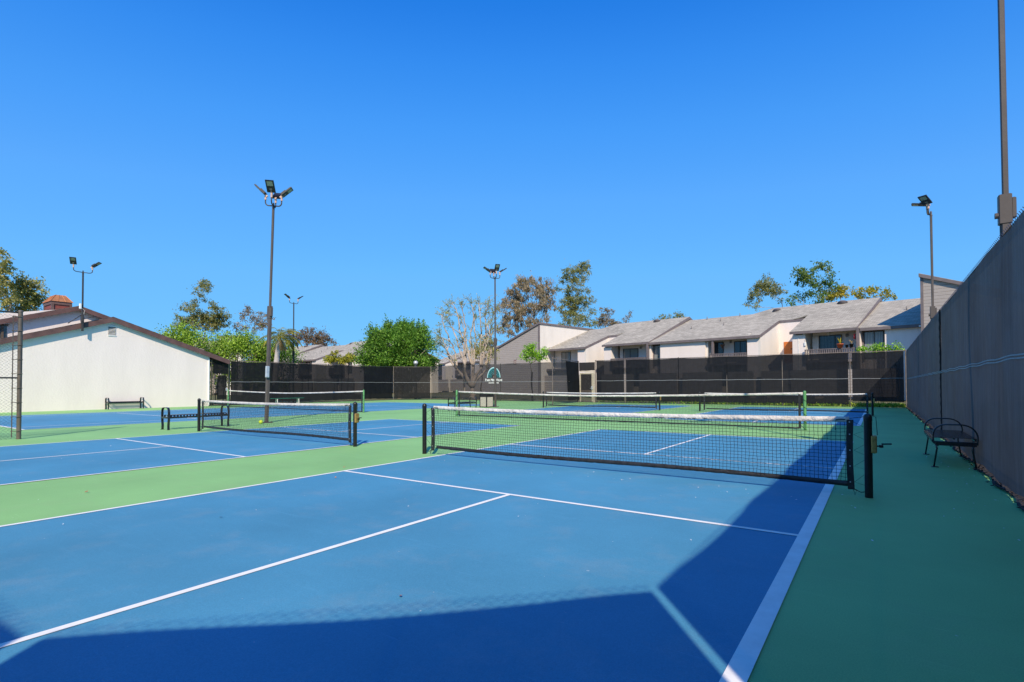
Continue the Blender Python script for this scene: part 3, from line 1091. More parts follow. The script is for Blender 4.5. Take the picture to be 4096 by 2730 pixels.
# gate between the clubhouse and the west fence
o = (-32.660, 10.45, 0)
g = empty('side_gate', o, 0, 'narrow brown chain-link gate between the white clubhouse wall and the black fence', 'gate')
for y in (9.92, 11.02):
    b = MB(); b.lathe((-32.710, y, 0), [(.035, 0), (.035, 3.02), (.042, 3.025), (.01, 3.06)], 10)
    b.build('post', 'fence_steel', g, True, o)
b = MB()
for y in (10.06, 10.88):
    b.tube([(-32.710, y, .06), (-32.710, y, 2.05)], .022, 8)
for z in (.08, 1.05, 2.05):
    b.tube([(-32.710, 10.06, z), (-32.710, 10.88, z)], .02, 8)
b.build('gate_frame', 'fence_steel', g, True, o)
b = MB(); chain(b, (-32.710, 9.92), (0, 1), 1.1, .04, 2.9)
b.build('chain_link', 'brown_steel', g, False, o)
b = MB()
windscreen(b, Vector((-32.710, 10.26, 0)), Vector((0, 1, 0)), Vector((1, 0, 0)), 0, .62, .42, 2.0, sag=0, amp=.015)
windscreen(b, Vector((-32.710, 10.00, 0)), Vector((0, 1, 0)), Vector((1, 0, 0)), 0, .98, 2.12, 2.98, sag=.03, amp=.015)
b.build('windscreen', 'screen', g, True, o)
b = MB(); b.rbox(-32.680, -32.620, 10.82, 10.92, 1.0, 1.18, .01)
b.build('lock_box', 'galv', g, False, o)

# ------------------------------------------------------------------ light poles
def light_pole(label, loc, arms, joint=4.08, H=7.66, box=False, plate=True, foot=0., lower=.055, mat='pole_bronze'):
    root = empty('light_pole', loc, 0, label, 'light pole', 'floodlight poles round the courts')
    b = MB()
    b.rbox(-lower, lower, -lower, lower, foot, joint, .012)
    b.box(-lower - .014, -lower - .001, -.02, .02, foot + .4, joint - .3)
    b.build('lower_shaft', mat, root)
    b = MB()
    b.rbox(-.036, .036, -.036, .036, joint, H, .012)
    b.lathe((0, 0, H), [(.045, -.03), (.045, .0), (.03, .03), (.03, .12), (.012, .15)], 12)
    b.build('upper_shaft', mat, root)
    b = MB()
    b.rbox(-lower - .03, lower + .012, -lower - .012, lower + .012, joint - .42, joint + .03, .012)
    b.rbox(lower + .005, lower + .06, -.05, .05, joint - .34, joint - .03, .012)
    b.tube([(-lower - .03, -.02, joint - .28), (-lower - .07, -.02, joint - .28)], .045, 10)
    b.build('hinge_joint', mat, root)
    if plate:
        b = MB()
        b.rbox(-.16, .16, -.16, .16, 0, .028, .006)
        for sx in (-1, 1):
            for sy in (-1, 1):
                b.lathe((sx * .115, sy * .115, .028), [(.016, 0), (.016, .03)], 8)
        b.build('base_plate', mat, root)
    if box:
        b = MB(); b.rbox(.06, .13, -.14, -.02, joint - 2.5, joint - 2.1, .01)
        b.build('switch_box', 'galv', root)
    for (az, laz, tilt, rad) in arms:
        a = Vector((math.cos(R(az)), math.sin(R(az)), 0))
        z0 = H + .04
        pts = [Vector((0, 0, z0))]
        pts += [a * rad * .6 + Vector((0, 0, z0))]
        for k in range(1, 7):
            t = k / 6 * PI / 2
            pts.append(a * (rad * .6 + rad * .4 * math.sin(t)) + Vector((0, 0, z0 + .12 * (1 - math.cos(t)))))
        pts.append(a * rad + Vector((0, 0, z0 + .2)))
        b = MB(); b.tube(pts, .021, 8)
        b.build('arm', 'pole_dark', root, True)
        top = a * rad + Vector((0, 0, z0 + .2))
        la = Vector((math.cos(R(laz)), math.sin(R(laz)), 0))
        ax = (la * math.cos(R(tilt)) + Vector((0, 0, math.sin(R(tilt))))).normalized()
        wd = Vector((-la.y, la.x, 0))
        n = ax.cross(wd).normalized()
        if n.z < 0:
            n = -n
        b0 = top + Vector((0, 0, .17))
        b = MB()
        c = b0 + ax * .24
        # chamfered housing
        for (sa, sb, sn, on) in ((.225, .14, .017, 0), (.205, .125, .009, .024)):
            b.obox(c + n * on, ax, wd, n, sa, sb, sn)
        for k in range(8):
            b.obox(c - ax * .11 + wd * (-.105 + .030 * k) + n * .045, ax, wd, n, .10, .006, .022)
        fl = b.build('floodlight', 'lamp_black', root)
        b = MB()
        b.obox(b0 - ax * .02, ax, wd, n, .06, .03, .026)
        b.lathe(tuple(top), [(.034, 0), (.034, .07), (.028, .08), (.036, .085), (.036, .15), (.02, .17)], 10)
        b.build('coupling', 'coupling', fl)
        b = MB()
        # lens in its own frame so that the LED grid follows the plate
        b.add([(-.085, -.098, 0), (.085, -.098, 0), (.085, .098, 0), (-.085, .098, 0)], [(0, 1, 2, 3)])
        le = b.build('lens', 'lens', fl)
        mtx = Matrix((ax, wd, ax.cross(wd))).transposed().to_4x4()
        mtx.translation = c + ax * .105 - n * .0195
        le.matrix_local = mtx
        b = MB()
        b.obox(c - ax * .10 - n * .021, ax, wd, n, .022, .045, .003)
        b.tube([c - ax * .16 - n * .018, c - ax * .16 - n * .028], .025, 12)
        b.build('sensor', 'lamp_grey', fl)
    return root

P4A = [(-45, -45, 42, .27), (45, 45, 42, .27), (135, 135, 42, .27), (-135, -135, 42, .27)]
p1_ = light_pole('tall four-lamp floodlight pole standing by the yellow ball and the black bench', (-14.05, 3.0, 0), P4A, box=True)
p1_.rotation_euler.x = R(-1.6)
light_pole('four-lamp floodlight pole standing by the litter bin before the teal tree emblem', (-15.2, 17.9, 0), [(-38, -38, 45, .3), (52, 52, 32, .3), (142, 142, 42, .3), (-128, -128, 32, .3)], box=False)
light_pole('two-lamp floodlight pole behind the shaded fence, in front of the tall grey siding block', (5.17, 17.3, 0), [(215, 240, 30, .09), (150, 175, 14, .12)], H=7.45)
light_pole('nearest and thickest pole just behind the shaded fence, its lamps out of view', (5.12, 3.55, 0), [(200, 225, 35, .27), (120, 135, 35, .27)])
rp = light_pole('two-lamp floodlight pole fixed to the brown roof edge of the clubhouse', (-32.30, 2.90, 0), [(-90, -22, 42, .42), (90, 48, 35, .42)], joint=5.2, H=7.55, plate=False, foot=4.35, lower=.05, mat='pole_dark')
light_pole('thin two-lamp floodlight pole behind the black fence, next to the palm', (-34.05, 16.7, 0), [(-92, -100, 38, .36), (88, 80, 38, .36)], H=7.75, lower=.05, mat='pole_dark')
# struts and box of the roof-mounted pole
b = MB(); b.tube([(0, -.03, 5.25), (-.02, -.62, 4.72)], .022, 8); b.tube([(.0, .03, 5.05), (0, .62, 5.22)], .018, 8)
b.build('brace', 'pole_dark', rp, True)
b = MB(); b.rbox(.02, .1, -.17, -.06, 5.55, 5.85, .02); b.tube([(.06, -.06, 5.6), (.07, .08, 5.5), (.05, .04, 5.3)], .006, 5)
b.build('signal_box', 'white_plastic', rp)

# ------------------------------------------------------------------ benches, ball, bin
def ribbon(mb, path, wdir, width, th):
    """flat steel bar bent along path (list of Vectors), width along wdir"""
    wdir = Vector(wdir).normalized()
    o = len(mb.v); m = len(path)
    for i, p in enumerate(path):
        t = (path[min(i + 1, m - 1)] - path[max(i - 1, 0)]).normalized()
        n = t.cross(wdir).normalized()
        for sw, sn in ((-1, -1), (1, -1), (1, 1), (-1, 1)):
            mb.v.append(tuple(p + wdir * sw * width / 2 + n * sn * th / 2))
    for i in range(m - 1):
        for k in range(4):
            k2 = (k + 1) % 4
            mb.f.append((o + i * 4 + k, o + i * 4 + k2, o + i * 4 + 4 + k2, o + i * 4 + 4 + k))
    mb.f.append((o + 3, o + 2, o + 1, o)); q = o + (m - 1) * 4; mb.f.append((q, q + 1, q + 2, q + 3))

def curve(pts, n=5):
    """Catmull-Rom through pts"""
    P = [Vector(p) for p in pts]
    P = [P[0] * 2 - P[1]] + P + [P[-1] * 2 - P[-2]]
    out = []
    for i in range(1, len(P) - 2):
        for k in range(n):
            t = k / n
            a, b_, c, d_ = P[i - 1], P[i], P[i + 1], P[i + 2]
            out.append(.5 * ((2 * b_) + (c - a) * t + (2 * a - 5 * b_ + 4 * c - d_) * t * t + (3 * b_ - a - 3 * c + d_) * t ** 3))
    out.append(P[-2])
    return out

BG = 'black steel strap benches without backs'
def strap_bench():
    root = empty('strap_bench', (0, 0, 0), 0, cat='bench', group=BG)
    for s in (-1, 1):
        b = MB()
        path = curve([(-.205, s * .86, 0), (-.195, s * .86, .14), (-.222, s * .86, .32), (-.222, s * .86, .52), (-.185, s * .86, .625), (-.09, s * .86, .655), (.09, s * .86, .655),
                      (.185, s * .86, .625), (.222, s * .86, .52), (.222, s * .86, .32), (.195, s * .86, .14), (.205, s * .86, 0)], 4)
        ribbon(b, path, (0, 1, 0), .064, .014)
        b.box(-.24, -.17, s * .86 - .045, s * .86 + .045, 0, .008); b.box(.17, .24, s * .86 - .045, s * .86 + .045, 0, .008)
        b.box(-.215, .215, s * .86 - .03, s * .86 + .03, .335, .385)
        b.build('end_frame', 'bench_black', root)
    b = MB()
    n = 19
    for i in range(n):
        y = -.80 + 1.60 * i / (n - 1)
        ribbon(b, curve([(-.195, y, .345), (-.205, y, .39), (-.185, y, .425), (-.12, y, .436), (.12, y, .436), (.185, y, .425), (.205, y, .39), (.195, y, .345)], 3), (0, 1, 0), .048, .006)
    b.tube([(-.19, -.84, .350), (-.19, .84, .350)], .016, 8); b.tube([(.19, -.84, .350), (.19, .84, .350)], .016, 8)
    b.box(-.03, .03, -.83, .83, .415, .428)
    b.build('seat', 'bench_black', root)
    return root
be = strap_bench()
be.location = (-13.76, .58, 0); be.rotation_euler.z = 0
be['label'] = 'black strap bench on the green strip, partly seen through a pickleball net'
c = copy_tree(be); c.location = (-32.42, 4.97, 0)
c['label'] = 'black strap bench standing against the white clubhouse wall'
c = copy_tree(be); c.location = (-14.26, 13.8, 0)
c['label'] = 'black strap bench beside the beige litter bin, beyond the green tennis net post'

def tube_bench(loc):
    root = empty('tube_bench', loc, 0, 'black bench with tubular loop arms in the shade against the fence', 'bench')
    for s in (-1, 1):
        y = s * .885
        b = MB()
        b.tube(curve([(-.235, y, .36), (-.25, y, .47), (-.225, y, .58), (-.14, y, .645), (-.02, y, .655), (.12, y, .65), (.215, y, .60), (.265, y, .50), (.262, y, .36)], 5), .0115, 8)
        b.build('arm', 'bench_black', root, True)
        for sx in (-1, 1):
            b = MB()
            b.tube([(sx * .222, y, .37), (sx * .205, y, .29), (sx * .245, y, .012)], .0125, 8)
            b.rbox(sx * .245 - .035, sx * .245 + .055, y - .03, y + .03, 0, .012, .003)
            b.build('leg', 'bench_black', root, True)
        b = MB(); b.rbox(-.23, .255, y - .016, y + .016, .335, .40, .005)
        b.build('apron', 'bench_black', root)
    b = MB()
    n = 46
    for i in range(n):
        y = -.86 + 1.72 * i / (n - 1)
        ribbon(b, curve([(-.20, y, .33), (-.25, y, .37), (-.262, y, .415), (-.235, y, .447), (-.18, y, .452), (.22, y, .452), (.25, y, .44)], 4), (0, 1, 0), .026, .005)
    b.tube([(-.195, -.87, .335), (-.195, .87, .335)], .014, 8); b.tube([(.245, -.87, .425), (.245, .87, .425)], .014, 8); b.tube([(0, -.87, .438), (0, .87, .438)], .01, 6)
    b.build('seat', 'bench_black', root)
tube_bench((4.44, 4.06, 0))

root = empty('plank_bench', (-32.1, 15.0, 0), 0, 'low bench with a green plank seat and white legs before the black fence', 'bench')
b = MB(); b.rbox(-.14, .14, -1.28, 1.28, .385, .425, .012); b.build('seat', 'bench_green', root)
for y in (-.85, .85):
    b = MB(); b.rbox(-.11, .11, y - .03, y + .03, .36, .385, .005); b.beam((-.09, y, .37), (-.12, y, 0), .05, .05, (0, 1, 0)); b.beam((.09, y, .37), (.12, y, 0), .05, .05, (0, 1, 0))
    b.build('leg', 'white_plastic', root)

b = MB()
for i in range(1, 12):
    pass
prof = [(max(.001, .066 * math.sin(PI * i / 12)), .066 - .066 * math.cos(PI * i / 12)) for i in range(13)]
b.lathe((0, 0, 0), prof, 18)
t = b.build('ball', 'ball', None, True)
t.location = (-13.70, 2.60, .0)
tag(t, 'bright yellow-green ball lying by the foot of the four-lamp pole', 'ball')

root = empty('litter_bin', (-15.55, 17.5, 0), R(-7), 'square beige litter bin with a black top and black corner posts', 'litter bin')
b = MB()
for sx in (-1, 1):
    for sy in (-1, 1):
        b.box(sx * .27 - .025, sx * .27 + .025, sy * .27 - .025, sy * .27 + .025, 0, .80)
b.box(-.25, .25, -.25, .25, .02, .06)
b.build('frame', 'black_paint', root)
b = MB()
for sx in (-1, 1):
    b.box(sx * .27 - .012, sx * .27 + .012, -.24, .24, .05, .60)
    b.box(-.24, .24, sx * .27 - .012, sx * .27 + .012, .05, .60)
b.build('side_panel', 'beige_panel', root)
b = MB()
for sx in (-1, 1):
    for k in range(11):
        t = -.235 + .047 * k
        b.box(sx * .27 - .008, sx * .27 + .008, t - .011, t + .011, .61, .79); b.box(t - .011, t + .011, sx * .27 - .008, sx * .27 + .008, .61, .79)
b.rbox(-.30, .30, -.30, .30, .80, .83, .01)
b.lathe((0, 0, .83), [(.13, 0), (.12, .05), (.07, .085), (.02, .09)], 14)
b.build('top', 'black_paint', root)

# ------------------------------------------------------------------ clubhouse
o = (-32.0, 3.6, 0)
ch = empty('clubhouse', (o[0] - .65, o[1] + .70, 0), 0, 'white stucco clubhouse with brown gable trim and a red copper-capped roof box', 'building')
FX = -31.80                     # front of the roof overhang
PY, PZ, SL = 3.66, 5.28, .338   # peak of the front gable
def roof1(y): return PZ - SL * abs(y - PY)
b = MB()
b.extrude([(-32.0, -2.2, 0), (-32.0, 9.05, 0), (-32.0, 9.05, roof1(9.05) - .10), (-32.0, PY, PZ - .10), (-32.0, -2.2, roof1(-2.2) - .10)], (-.3, 0, 0))
b.box(-32.29, -31.999, -14, -2.2, 0, 2.9)
b.box(-44, -32.3, 8.8, 9.05, 0, 3.2)
b.build('wall', 'stucco', ch, False, o)
def slab(mb, pts, th):
    """roof slab: polygon pts (on the top face) thickened downwards"""
    mb.extrude([(x, y, z - th) for x, y, z in pts], (0, 0, th))
b = MB()
ye = 10.25
slab(b, [(FX + .02, PY, PZ + .03), (FX + .02, ye, roof1(ye) + .03), (-46, ye, roof1(ye) + .03), (-46, PY, PZ + .03)], .09)
yl = 2 * PY - ye
slab(b, [(FX + .02, yl, roof1(yl) + .03), (FX + .02, PY, PZ + .03), (-46, PY, PZ + .03), (-46, yl, roof1(yl) + .03)], .09)
rf = b.build('roof', 'shingle_brown', ch, False, o)
b = MB()
for (ya, yb) in ((PY - .02, ye), (PY + .02, yl)):
    b.beam((FX, ya, roof1(ya) - .13), (FX, yb, roof1(yb) - .13), .05, .29, (1, 0, 0)) if False else None
for (ya, yb) in ((PY, ye), (yl, PY)):
    za, zb = roof1(ya), roof1(yb)
    b.extrude([(FX, ya, za - .28), (FX, yb, zb - .28), (FX, yb, zb - .005), (FX, ya, za - .005)], (.045, 0, 0))
b.box(-44, FX - .01, ye - .05, ye, roof1(ye) - .24, roof1(ye) - .09)
b.build('fascia', 'fascia_brown', ch, False, o)
b = MB()
b.box(-32.004, -31.985, 3.50, 3.84, 4.22, 4.78)
vt = b.build('gable_vent', 'curtain_dark', ch, False, o)
b = MB()
b.box(-31.99, -31.965, 3.48, 3.86, 4.74, 4.80); b.box(-31.99, -31.965, 3.48, 3.86, 4.20, 4.25)
for k in range(6):
    z = 4.29 + .075 * k
    b.obox((-31.975, 3.67, z), (0, 1, 0), (.8, 0, -.6), (.6, 0, .8), .17, .024, .004)
b.build('louvre', 'white_plastic', vt, False, o)
b = MB()
b.tube([(-31.94, 9.0, .05), (-31.94, 9.0, 3.0)], .035, 8); b.box(-32.0, -31.97, 8.96, 9.06, 0.1, 3.1)
b.build('downspout', 'white_plastic', ch, False, o)
# set-back upper gable
X2, PY2, PZ2, SL2 = -34.4, 2.83, 6.05, .338
def roof2(y): return PZ2 - SL2 * abs(y - PY2)
b = MB()
b.extrude([(X2 - .3, -9, 3.4), (X2 - .3, 7.5, 3.4), (X2 - .3, 7.5, roof2(7.5) - .1), (X2 - .3, PY2, PZ2 - .1), (X2 - .3, -9, max(3.6, roof2(-9) - .1))], (-.25, 0, 0))
b.build('upper_wall', 'stucco', ch, False, o)
b = MB()
slab(b, [(X2 + .02, PY2, PZ2 + .03), (X2 + .02, 6.6, roof2(6.6) + .03), (-46, 6.6, roof2(6.6) + .03), (-46, PY2, PZ2 + .03)], .09)
slab(b, [(X2 + .02, -6, roof2(-6) + .03), (X2 + .02, PY2, PZ2 + .03), (-46, PY2, PZ2 + .03), (-46, -6, roof2(-6) + .03)], .09)
b.build('upper_roof', 'shingle_brown', ch, False, o)
b = MB()
for (ya, yb) in ((PY2, 6.6), (-6, PY2)):
    za, zb = roof2(ya), roof2(yb)
    b.extrude([(X2, ya, za - .25), (X2, yb, zb - .25), (X2, yb, zb - .005), (X2, ya, za - .005)], (.045, 0, 0))
b.build('upper_fascia', 'fascia_brown', ch, False, o)
b = MB()
b.box(X2 - .32, X2 - .27, -4, -.25, 3.9, 4.62)
wn = b.build('window', 'glass_dark', ch, False, o)
b = MB()
for k in range(9):
    y = -3.8 + .42 * k
    b.box(X2 - .27, X2 - .2, y - .05, y + .05, 3.85, 4.66)
b.box(X2 - .27, X2 - .2, -4, -.2, 4.62, 4.70)
b.build('window_frame', 'bark_dark', wn, False, o)
# red roof box with copper hip cap
b = MB()
cx0, cx1, cy0, cy1 = -38.5, -37.0, 2.22, 3.10
b.box(cx0, cx1, cy0, cy1, 4.9, 6.45)
cu = b.build('roof_box', 'cup_red', ch, False, o)
b = MB()
for (x, y) in ((cx0, cy0), (cx1, cy0), (cx1, cy1), (cx0, cy1)):
    b.box(x - .06, x + .06, y - .06, y + .06, 4.9, 6.46)
b.box(cx0 - .05, cx1 + .05, cy0 - .05, cy1 + .05, 6.34, 6.52)
b.box(cx0 - .012, cx1 + .012, cy0 - .012, cy1 + .012, 6.08, 6.105); b.box(cx0 - .012, cx1 + .012, cy0 - .012, cy1 + .012, 5.84, 5.86)
b.build('corner_trim', 'cup_dark', cu, False, o)
b = MB()
def hip(z0, z1, e0, e1):
    lo = [(cx0 - e0, cy0 - e0, z0), (cx1 + e0, cy0 - e0, z0), (cx1 + e0, cy1 + e0, z0), (cx0 - e0, cy1 + e0, z0)]
    hi = [(cx0 + e1, cy0 + e1, z1), (cx1 - e1, cy0 + e1, z1), (cx1 - e1, cy1 - e1, z1), (cx0 + e1, cy1 - e1, z1)]
    b.add(lo + hi, [(3, 2, 1, 0), (4, 5, 6, 7), (0, 1, 5, 4), (1, 2, 6, 5), (2, 3, 7, 6), (3, 0, 4, 7)])
    return lo, hi
lo, hi = hip(6.525, 6.96, .10, .22)
for k in range(7):
    t = k / 6
    p = Vector(lo[0]).lerp(Vector(lo[1]), t); q = Vector(hi[0]).lerp(Vector(hi[1]), t); b.tube([p + V(0, 0, .01), q + V(0, 0, .01)], .014, 5)
    p = Vector(lo[1]).lerp(Vector(lo[2]), t); q = Vector(hi[1]).lerp(Vector(hi[2]), t)
    if k % 2 == 0: b.tube([p + V(0, 0, .01), q + V(0, 0, .01)], .014, 5)
b.build('copper_cap', 'copper', cu, False, o)
# ------------------------------------------------------------------ apartment rows
def zl(v): return 5.95 + .342 * v          # low roofs
def zh(v): return 6.06 + .378 * v          # raised roofs over the paired balconies
RV = 9.5                                    # ridge
def apartment(label, loc, rz, full):
    root = empty('apartment_building', loc, rz, label, 'apartment building', 'apartment rows with grey shingle roofs')
    roof = MB()
    def rl(pts): slab(roof, [(u, v, zl(v)) for u, v in pts], .13)
    def rh(pts): slab(roof, [(u, v, zh(v)) for u, v in pts], .13)
    rl([(-34.4, 0), (-28.14, 0), (-28.14, 5.0), (-24.9, 5.0), (-24.9, RV), (-34.4, RV)])
    rl([(-19.41, 0), (-7.73, 0), (-7.73, 5.3), (-4.5, 5.3), (-4.5, RV), (-19.41, RV)])
    rl([(0.0, 0), (4.6, 0), (4.6, RV), (0.0, RV)])
    for du, ve in ((0, 5.25), (-20.4, 4.95)):
        u1 = 0.06 if du == 0 else -19.38
        ul = -5.05 if du == 0 else -25.5
        rh([(ul, -.06), (u1, -.06), (u1, RV), (ul - 4.6, RV), (ul, ve)])
        A = (ul - 6.8, RV, zl(RV) + .005); B = (ul - 4.6, RV, zh(RV)); C = (ul, ve, zh(ve)); D = (ul - 1.3, ve, zl(ve) + .005)
        roof.poly([A, D, C, B]); roof.poly([D, (D[0], D[1], D[2] - .1), (C[0], C[1], C[2] - .1), C])
        # rear slope of the raised part
        slab(roof, [(ul - 6.8, RV, zl(RV)), (ul - 4.6, RV, zh(RV)), (u1, RV, zh(RV)), (u1, 18.5, zh(.5)), (ul - 6.8, 18.5, zl(.5))], .13)
    for ua, ub in ((-34.4, -24), (-19.41, -4), (0.0, 4.6)):
        slab(roof, [(ua, RV, zl(RV)), (ub, RV, zl(RV)), (ub, 18.5, zl(.5)), (ua, 18.5, zl(.5))], .13)
    roof.build('roof', 'shingle', root)
    # fascias and rake boards
    f = MB()
    def eave(ua, ub, z, v=0.):
        f.box(ua, ub, v - .05, v - .002, z - .25, z - .012)
    eave(-34.4, -28.1, zl(0)); eave(-19.3, -13.9, zl(0)); eave(-13.9, -7.70, zl(0) - .0, -.02); eave(.3, 4.6, zl(0))
    eave(-5.09, .02, zh(0) - .02, -.06); eave(-25.54, -19.42, zh(0) - .02, -.06)
    eave(-7.73, -4.5, zl(5.3), 5.3); eave(-28.14, -24.9, zl(5.0), 5.0)
    def rake(u, va, vb, fn, h=.27, t=.05, lo=None):
        f.extrude([(u, va, fn(va) - h), (u, vb, fn(vb) - h), (u, vb, fn(vb) - .012), (u, va, fn(va) - .012)], (t, 0, 0))
    rake(-7.728, 0, 5.3, zl); rake(-28.138, 0, 5.0, zl)
    rake(.062, -.1, RV, zh, .34); rake(-19.378, -.1, RV, zh, .34)
    def rzh(v): return zh(2 * RV - v)
    rake(.062, RV, 18.5, rzh, .34); rake(-19.378, RV, 18.5, rzh, .34)
    f.build('fascia', 'trim_grey', root)
    fill = MB()
    for u in (.0, -19.44):
        fill.extrude([(u, 0, zl(0) - .2), (u, RV, zl(RV) - .2), (u, RV, zh(RV) - .3), (u, 0, zh(0) - .2)], (.05, 0, 0))
    fill.build('rake_trim', 'trim_dark', root)
    # walls
    wl = MB(); ws = MB()
    T = 5.72
    wl.box(-4.95, -3.9, .25, .45, 0, T); wl.box(-25.5, -24.45, .25, .45, 0, T)
    wl.box(-18.15, -13.1, .25, .45, 0, T); wl.box(-8.95, -7.93, .25, .45, 0, T); wl.box(-29.4, -28.34, .25, .45, 0, T)
    wl.box(1.95, 4.6, .25, .45, 0, T)
    wl.box(-3.7, .25, 1.7, 1.9, 0, 6.5); wl.box(-13.1, -8.95, 1.7, 1.9, 0, 6.35); wl.box(-24.25, -19.2, 1.7, 1.9, 0, 6.5); wl.box(-34.3, -29.4, 1.7, 1.9, 0, 6.3)
    wl.box(.1, 1.95, .85, 1.05, 0, 5.95); wl.box(-19.3, -18.15, .85, 1.05, 0, 5.95)
    wl.box(-7.93, -4.95, 5.3, 5.5, 0, 7.6); wl.box(-28.34, -25.5, 5.0, 5.2, 0, 7.5)
    wl.box(.02, .28, .1, .85, 0, 5.8); wl.box(-19.5, -19.3, .3, 1.7, 0, 5.8)
    wl.build('wall', 'stucco', root)
    gs = MB()
    for ua, ub in ((-34.3, -30.6), (-30.2, -26.4), (-25.5, -21.2), (-20.4, -16.0), (-15.3, -11.2), (-10.6, -8.2), (-7.5, -5.2), (-4.95, -1.4), (-.6, 2.9)):
        gs.box(ua, ub, -.35, -.2, .25, 2.55)
    gs.build('patio_fence', 'siding', root)
    def side(u, va, vb, fn):
        ws.extrude([(u, va, 0), (u, vb, 0), (u, vb, fn(vb) - .14), (u, va, fn(va) - .14)], (-.2, 0, 0))
    side(-7.73, .25, 5.3, zl); side(-28.14, .25, 5.0, zl)
    side(-3.9, .45, 1.7, zh); side(-24.45, .45, 1.7, zh); side(-4.75, .25 + .2, 5.3, zh); side(-25.3, .45, 5.0, zh)
    side(-12.9, .45, 1.7, zl)
    ws.box(-8.95, -8.75, .45, 1.7, 0, 6.2); ws.box(-29.4, -29.2, .45, 1.7, 0, 6.2)
    ws.box(-34.4, 4.6, 17.5, 17.7, 0, 6.)
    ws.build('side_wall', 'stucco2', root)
    # balcony floors
    fl = MB()
    for ua, ub in ((-3.9, .1), (-12.9, -8.95), (-24.45, -19.5), (-34.3, -29.4)):
        fl.box(ua, ub, .0, 1.69, 3.2, 3.42)
    fl.build('balcony_floor', 'trim_grey', root)
    # posts
    for u in (.05, -19.62, -12.35) if full else (.05, -12.35):
        b = MB(); b.box(u, u + .2, -.12 if u != -12.35 else .0, .08 if u != -12.35 else .2, 2.2, 5.98 if u != -12.35 else 5.72)
        b.build('porch_post', 'trim_grey', root)
    # railings
    for ua, ub in ((-3.9, .05), (-12.55, -8.95), (-24.4, -19.55)):
        b = MB()
        b.box(ua, ub, -.02, .09, 4.30, 4.37); b.box(ua, ub, .01, .06, 3.52, 3.58)
        n = int((ub - ua) / .165)
        for i in range(n + 1):
            x = ua + .05 + (ub - ua - .1) * i / n
            b.box(x - .045, x + .045, -.005, .065, 3.5, 4.30)
        b.build('railing', 'trim_grey', root)
    # windows
    def window(u0, u1, v, z0, z1, mat, split=.5):
        b = MB()
        b.box(u0 - .06, u0, v - .07, v - .001, z0 - .06, z1 + .06); b.box(u1, u1 + .06, v - .07, v - .001, z0 - .06, z1 + .06)
        b.box(u0, u1, v - .07, v - .001, z1, z1 + .06); b.box(u0, u1, v - .07, v - .001, z0 - .06, z0)
        m_ = u0 + (u1 - u0) * split
        b.box(m_ - .035, m_ + .035, v - .06, v - .001, z0, z1)
        fr = b.build('window', 'trim_dark', root)
        b = MB(); b.box(u0, m_ - .035, v - .03, v - .004, z0, z1)
        b.build('pane', mat, fr)
        b = MB(); b.box(m_ + .035, u1, v - .045, v - .004, z0, z1)
        b.build('pane', mat, fr)
    window(-3.1, -1.45, 1.7, 3.45, 5.58, 'glass_dark', .72)
    window(.45, 1.75, .85, 3.5, 5.62, 'glass_blind', .52)
    window(-10.7, -9.6, 1.7, 3.9, 5.55, 'glass_dark', .5)
    window(-12.95, -11.9, 1.7, 3.45, 5.58, 'glass_dark', .5)
    window(-19.2, -18.25, .85, 3.5, 5.58, 'glass_blind', .5)
    window(-23.7, -21.8, 1.7, 3.45, 5.47, 'glass_blind', .48)
    window(-33.1, -31.75, 1.7, 3.45, 5.55, 'glass_blind', .5)
    # trim round the two flush sliders
    b = MB()
    for u0, u1 in ((.28, 1.95), (-19.3, -18.15)):
        b.box(u0, u0 + .12, .70, .84, 3.2, 5.75); b.box(u1 - .12, u1, .70, .84, 3.2, 5.75); b.box(u0 + .12, u1 - .12, .70, .84, 5.69, 5.80)
    b.build('door_trim', 'trim_grey', root)
    # entry doors deep in the recesses
    for u0, v in ((-7.28, 5.3), (-27.7, 5.0)):
        b = MB(); b.box(u0, u0 + .95, v - .04, v - .002, 3.45, 5.56)
        d_ = b.build('entry_door', 'door_orange', root)
        b = MB(); b.box(u0 + .62, u0 + .86, v - .055, v - .041, 4.78, 4.88)
        b.build('number_plate', 'trim_dark', d_)
    # wall lamps
    for u, v, z in ((-2.42, 1.7, 5.78), (-1.0, 1.7, 5.56), (-11.1, 1.7, 5.6), (-21.4, 1.7, 5.57), (-29.9, 1.7, 5.5)):
        b = MB(); b.rbox(u - .1, u + .1, v - .12, v - .002, z - .14, z + .14, .02)
        b.build('wall_lamp', 'lamp_grey' if u != -2.42 else 'white_plastic', root)
    if full:
        b = MB(); b.box(-3.7, -3.2, 1.60, 1.69, 3.45, 5.6); b.build('screen_panel', 'stucco2', root)
        b = MB(); b.tube([(-4.45, .235, 0), (-4.45, .235, 5.4)], .022, 6); b.rbox(-3.98, -3.82, .16, .245, 4.7, 5.05, .02); b.tube([(-3.9, .22, 5.05), (-3.9, .22, 5.3)], .015, 6)
        b.build('conduit', 'white_plastic', root)
    # roof furniture
    for k, (u, v) in enumerate(((-23.3, 8.7), (-9.0, 8.75), (-2.9, 8.7), (-29.1, 8.4))):
        b = MB()
        z = (zh if k in (0, 2) else zl)(v) if k != 1 else zh(v) - .15
        b.lathe((u, v, z - .12), [(.46, 0), (.44, .14), (.36, .27), (.22, .36), (.05, .39)], 18)
        b.box(u - .5, u + .5, v - .5, v + .5, z - .28, z - .10) if False else None
        o_ = b.build('roof_vent', 'trim_grey', root, True)
        b = MB()
        for q in range(3):
            z2 = z - .08 + .09 * q
            r_ = .47 - .05 * q * q * .4
            b.tube([(u + r_ * math.cos(a), v + r_ * math.sin(a), z2 + .02) for a in [PI + PI * i / 12 for i in range(13)]], .022, 5)
        b.build('louvre', 'trim_dark', o_)
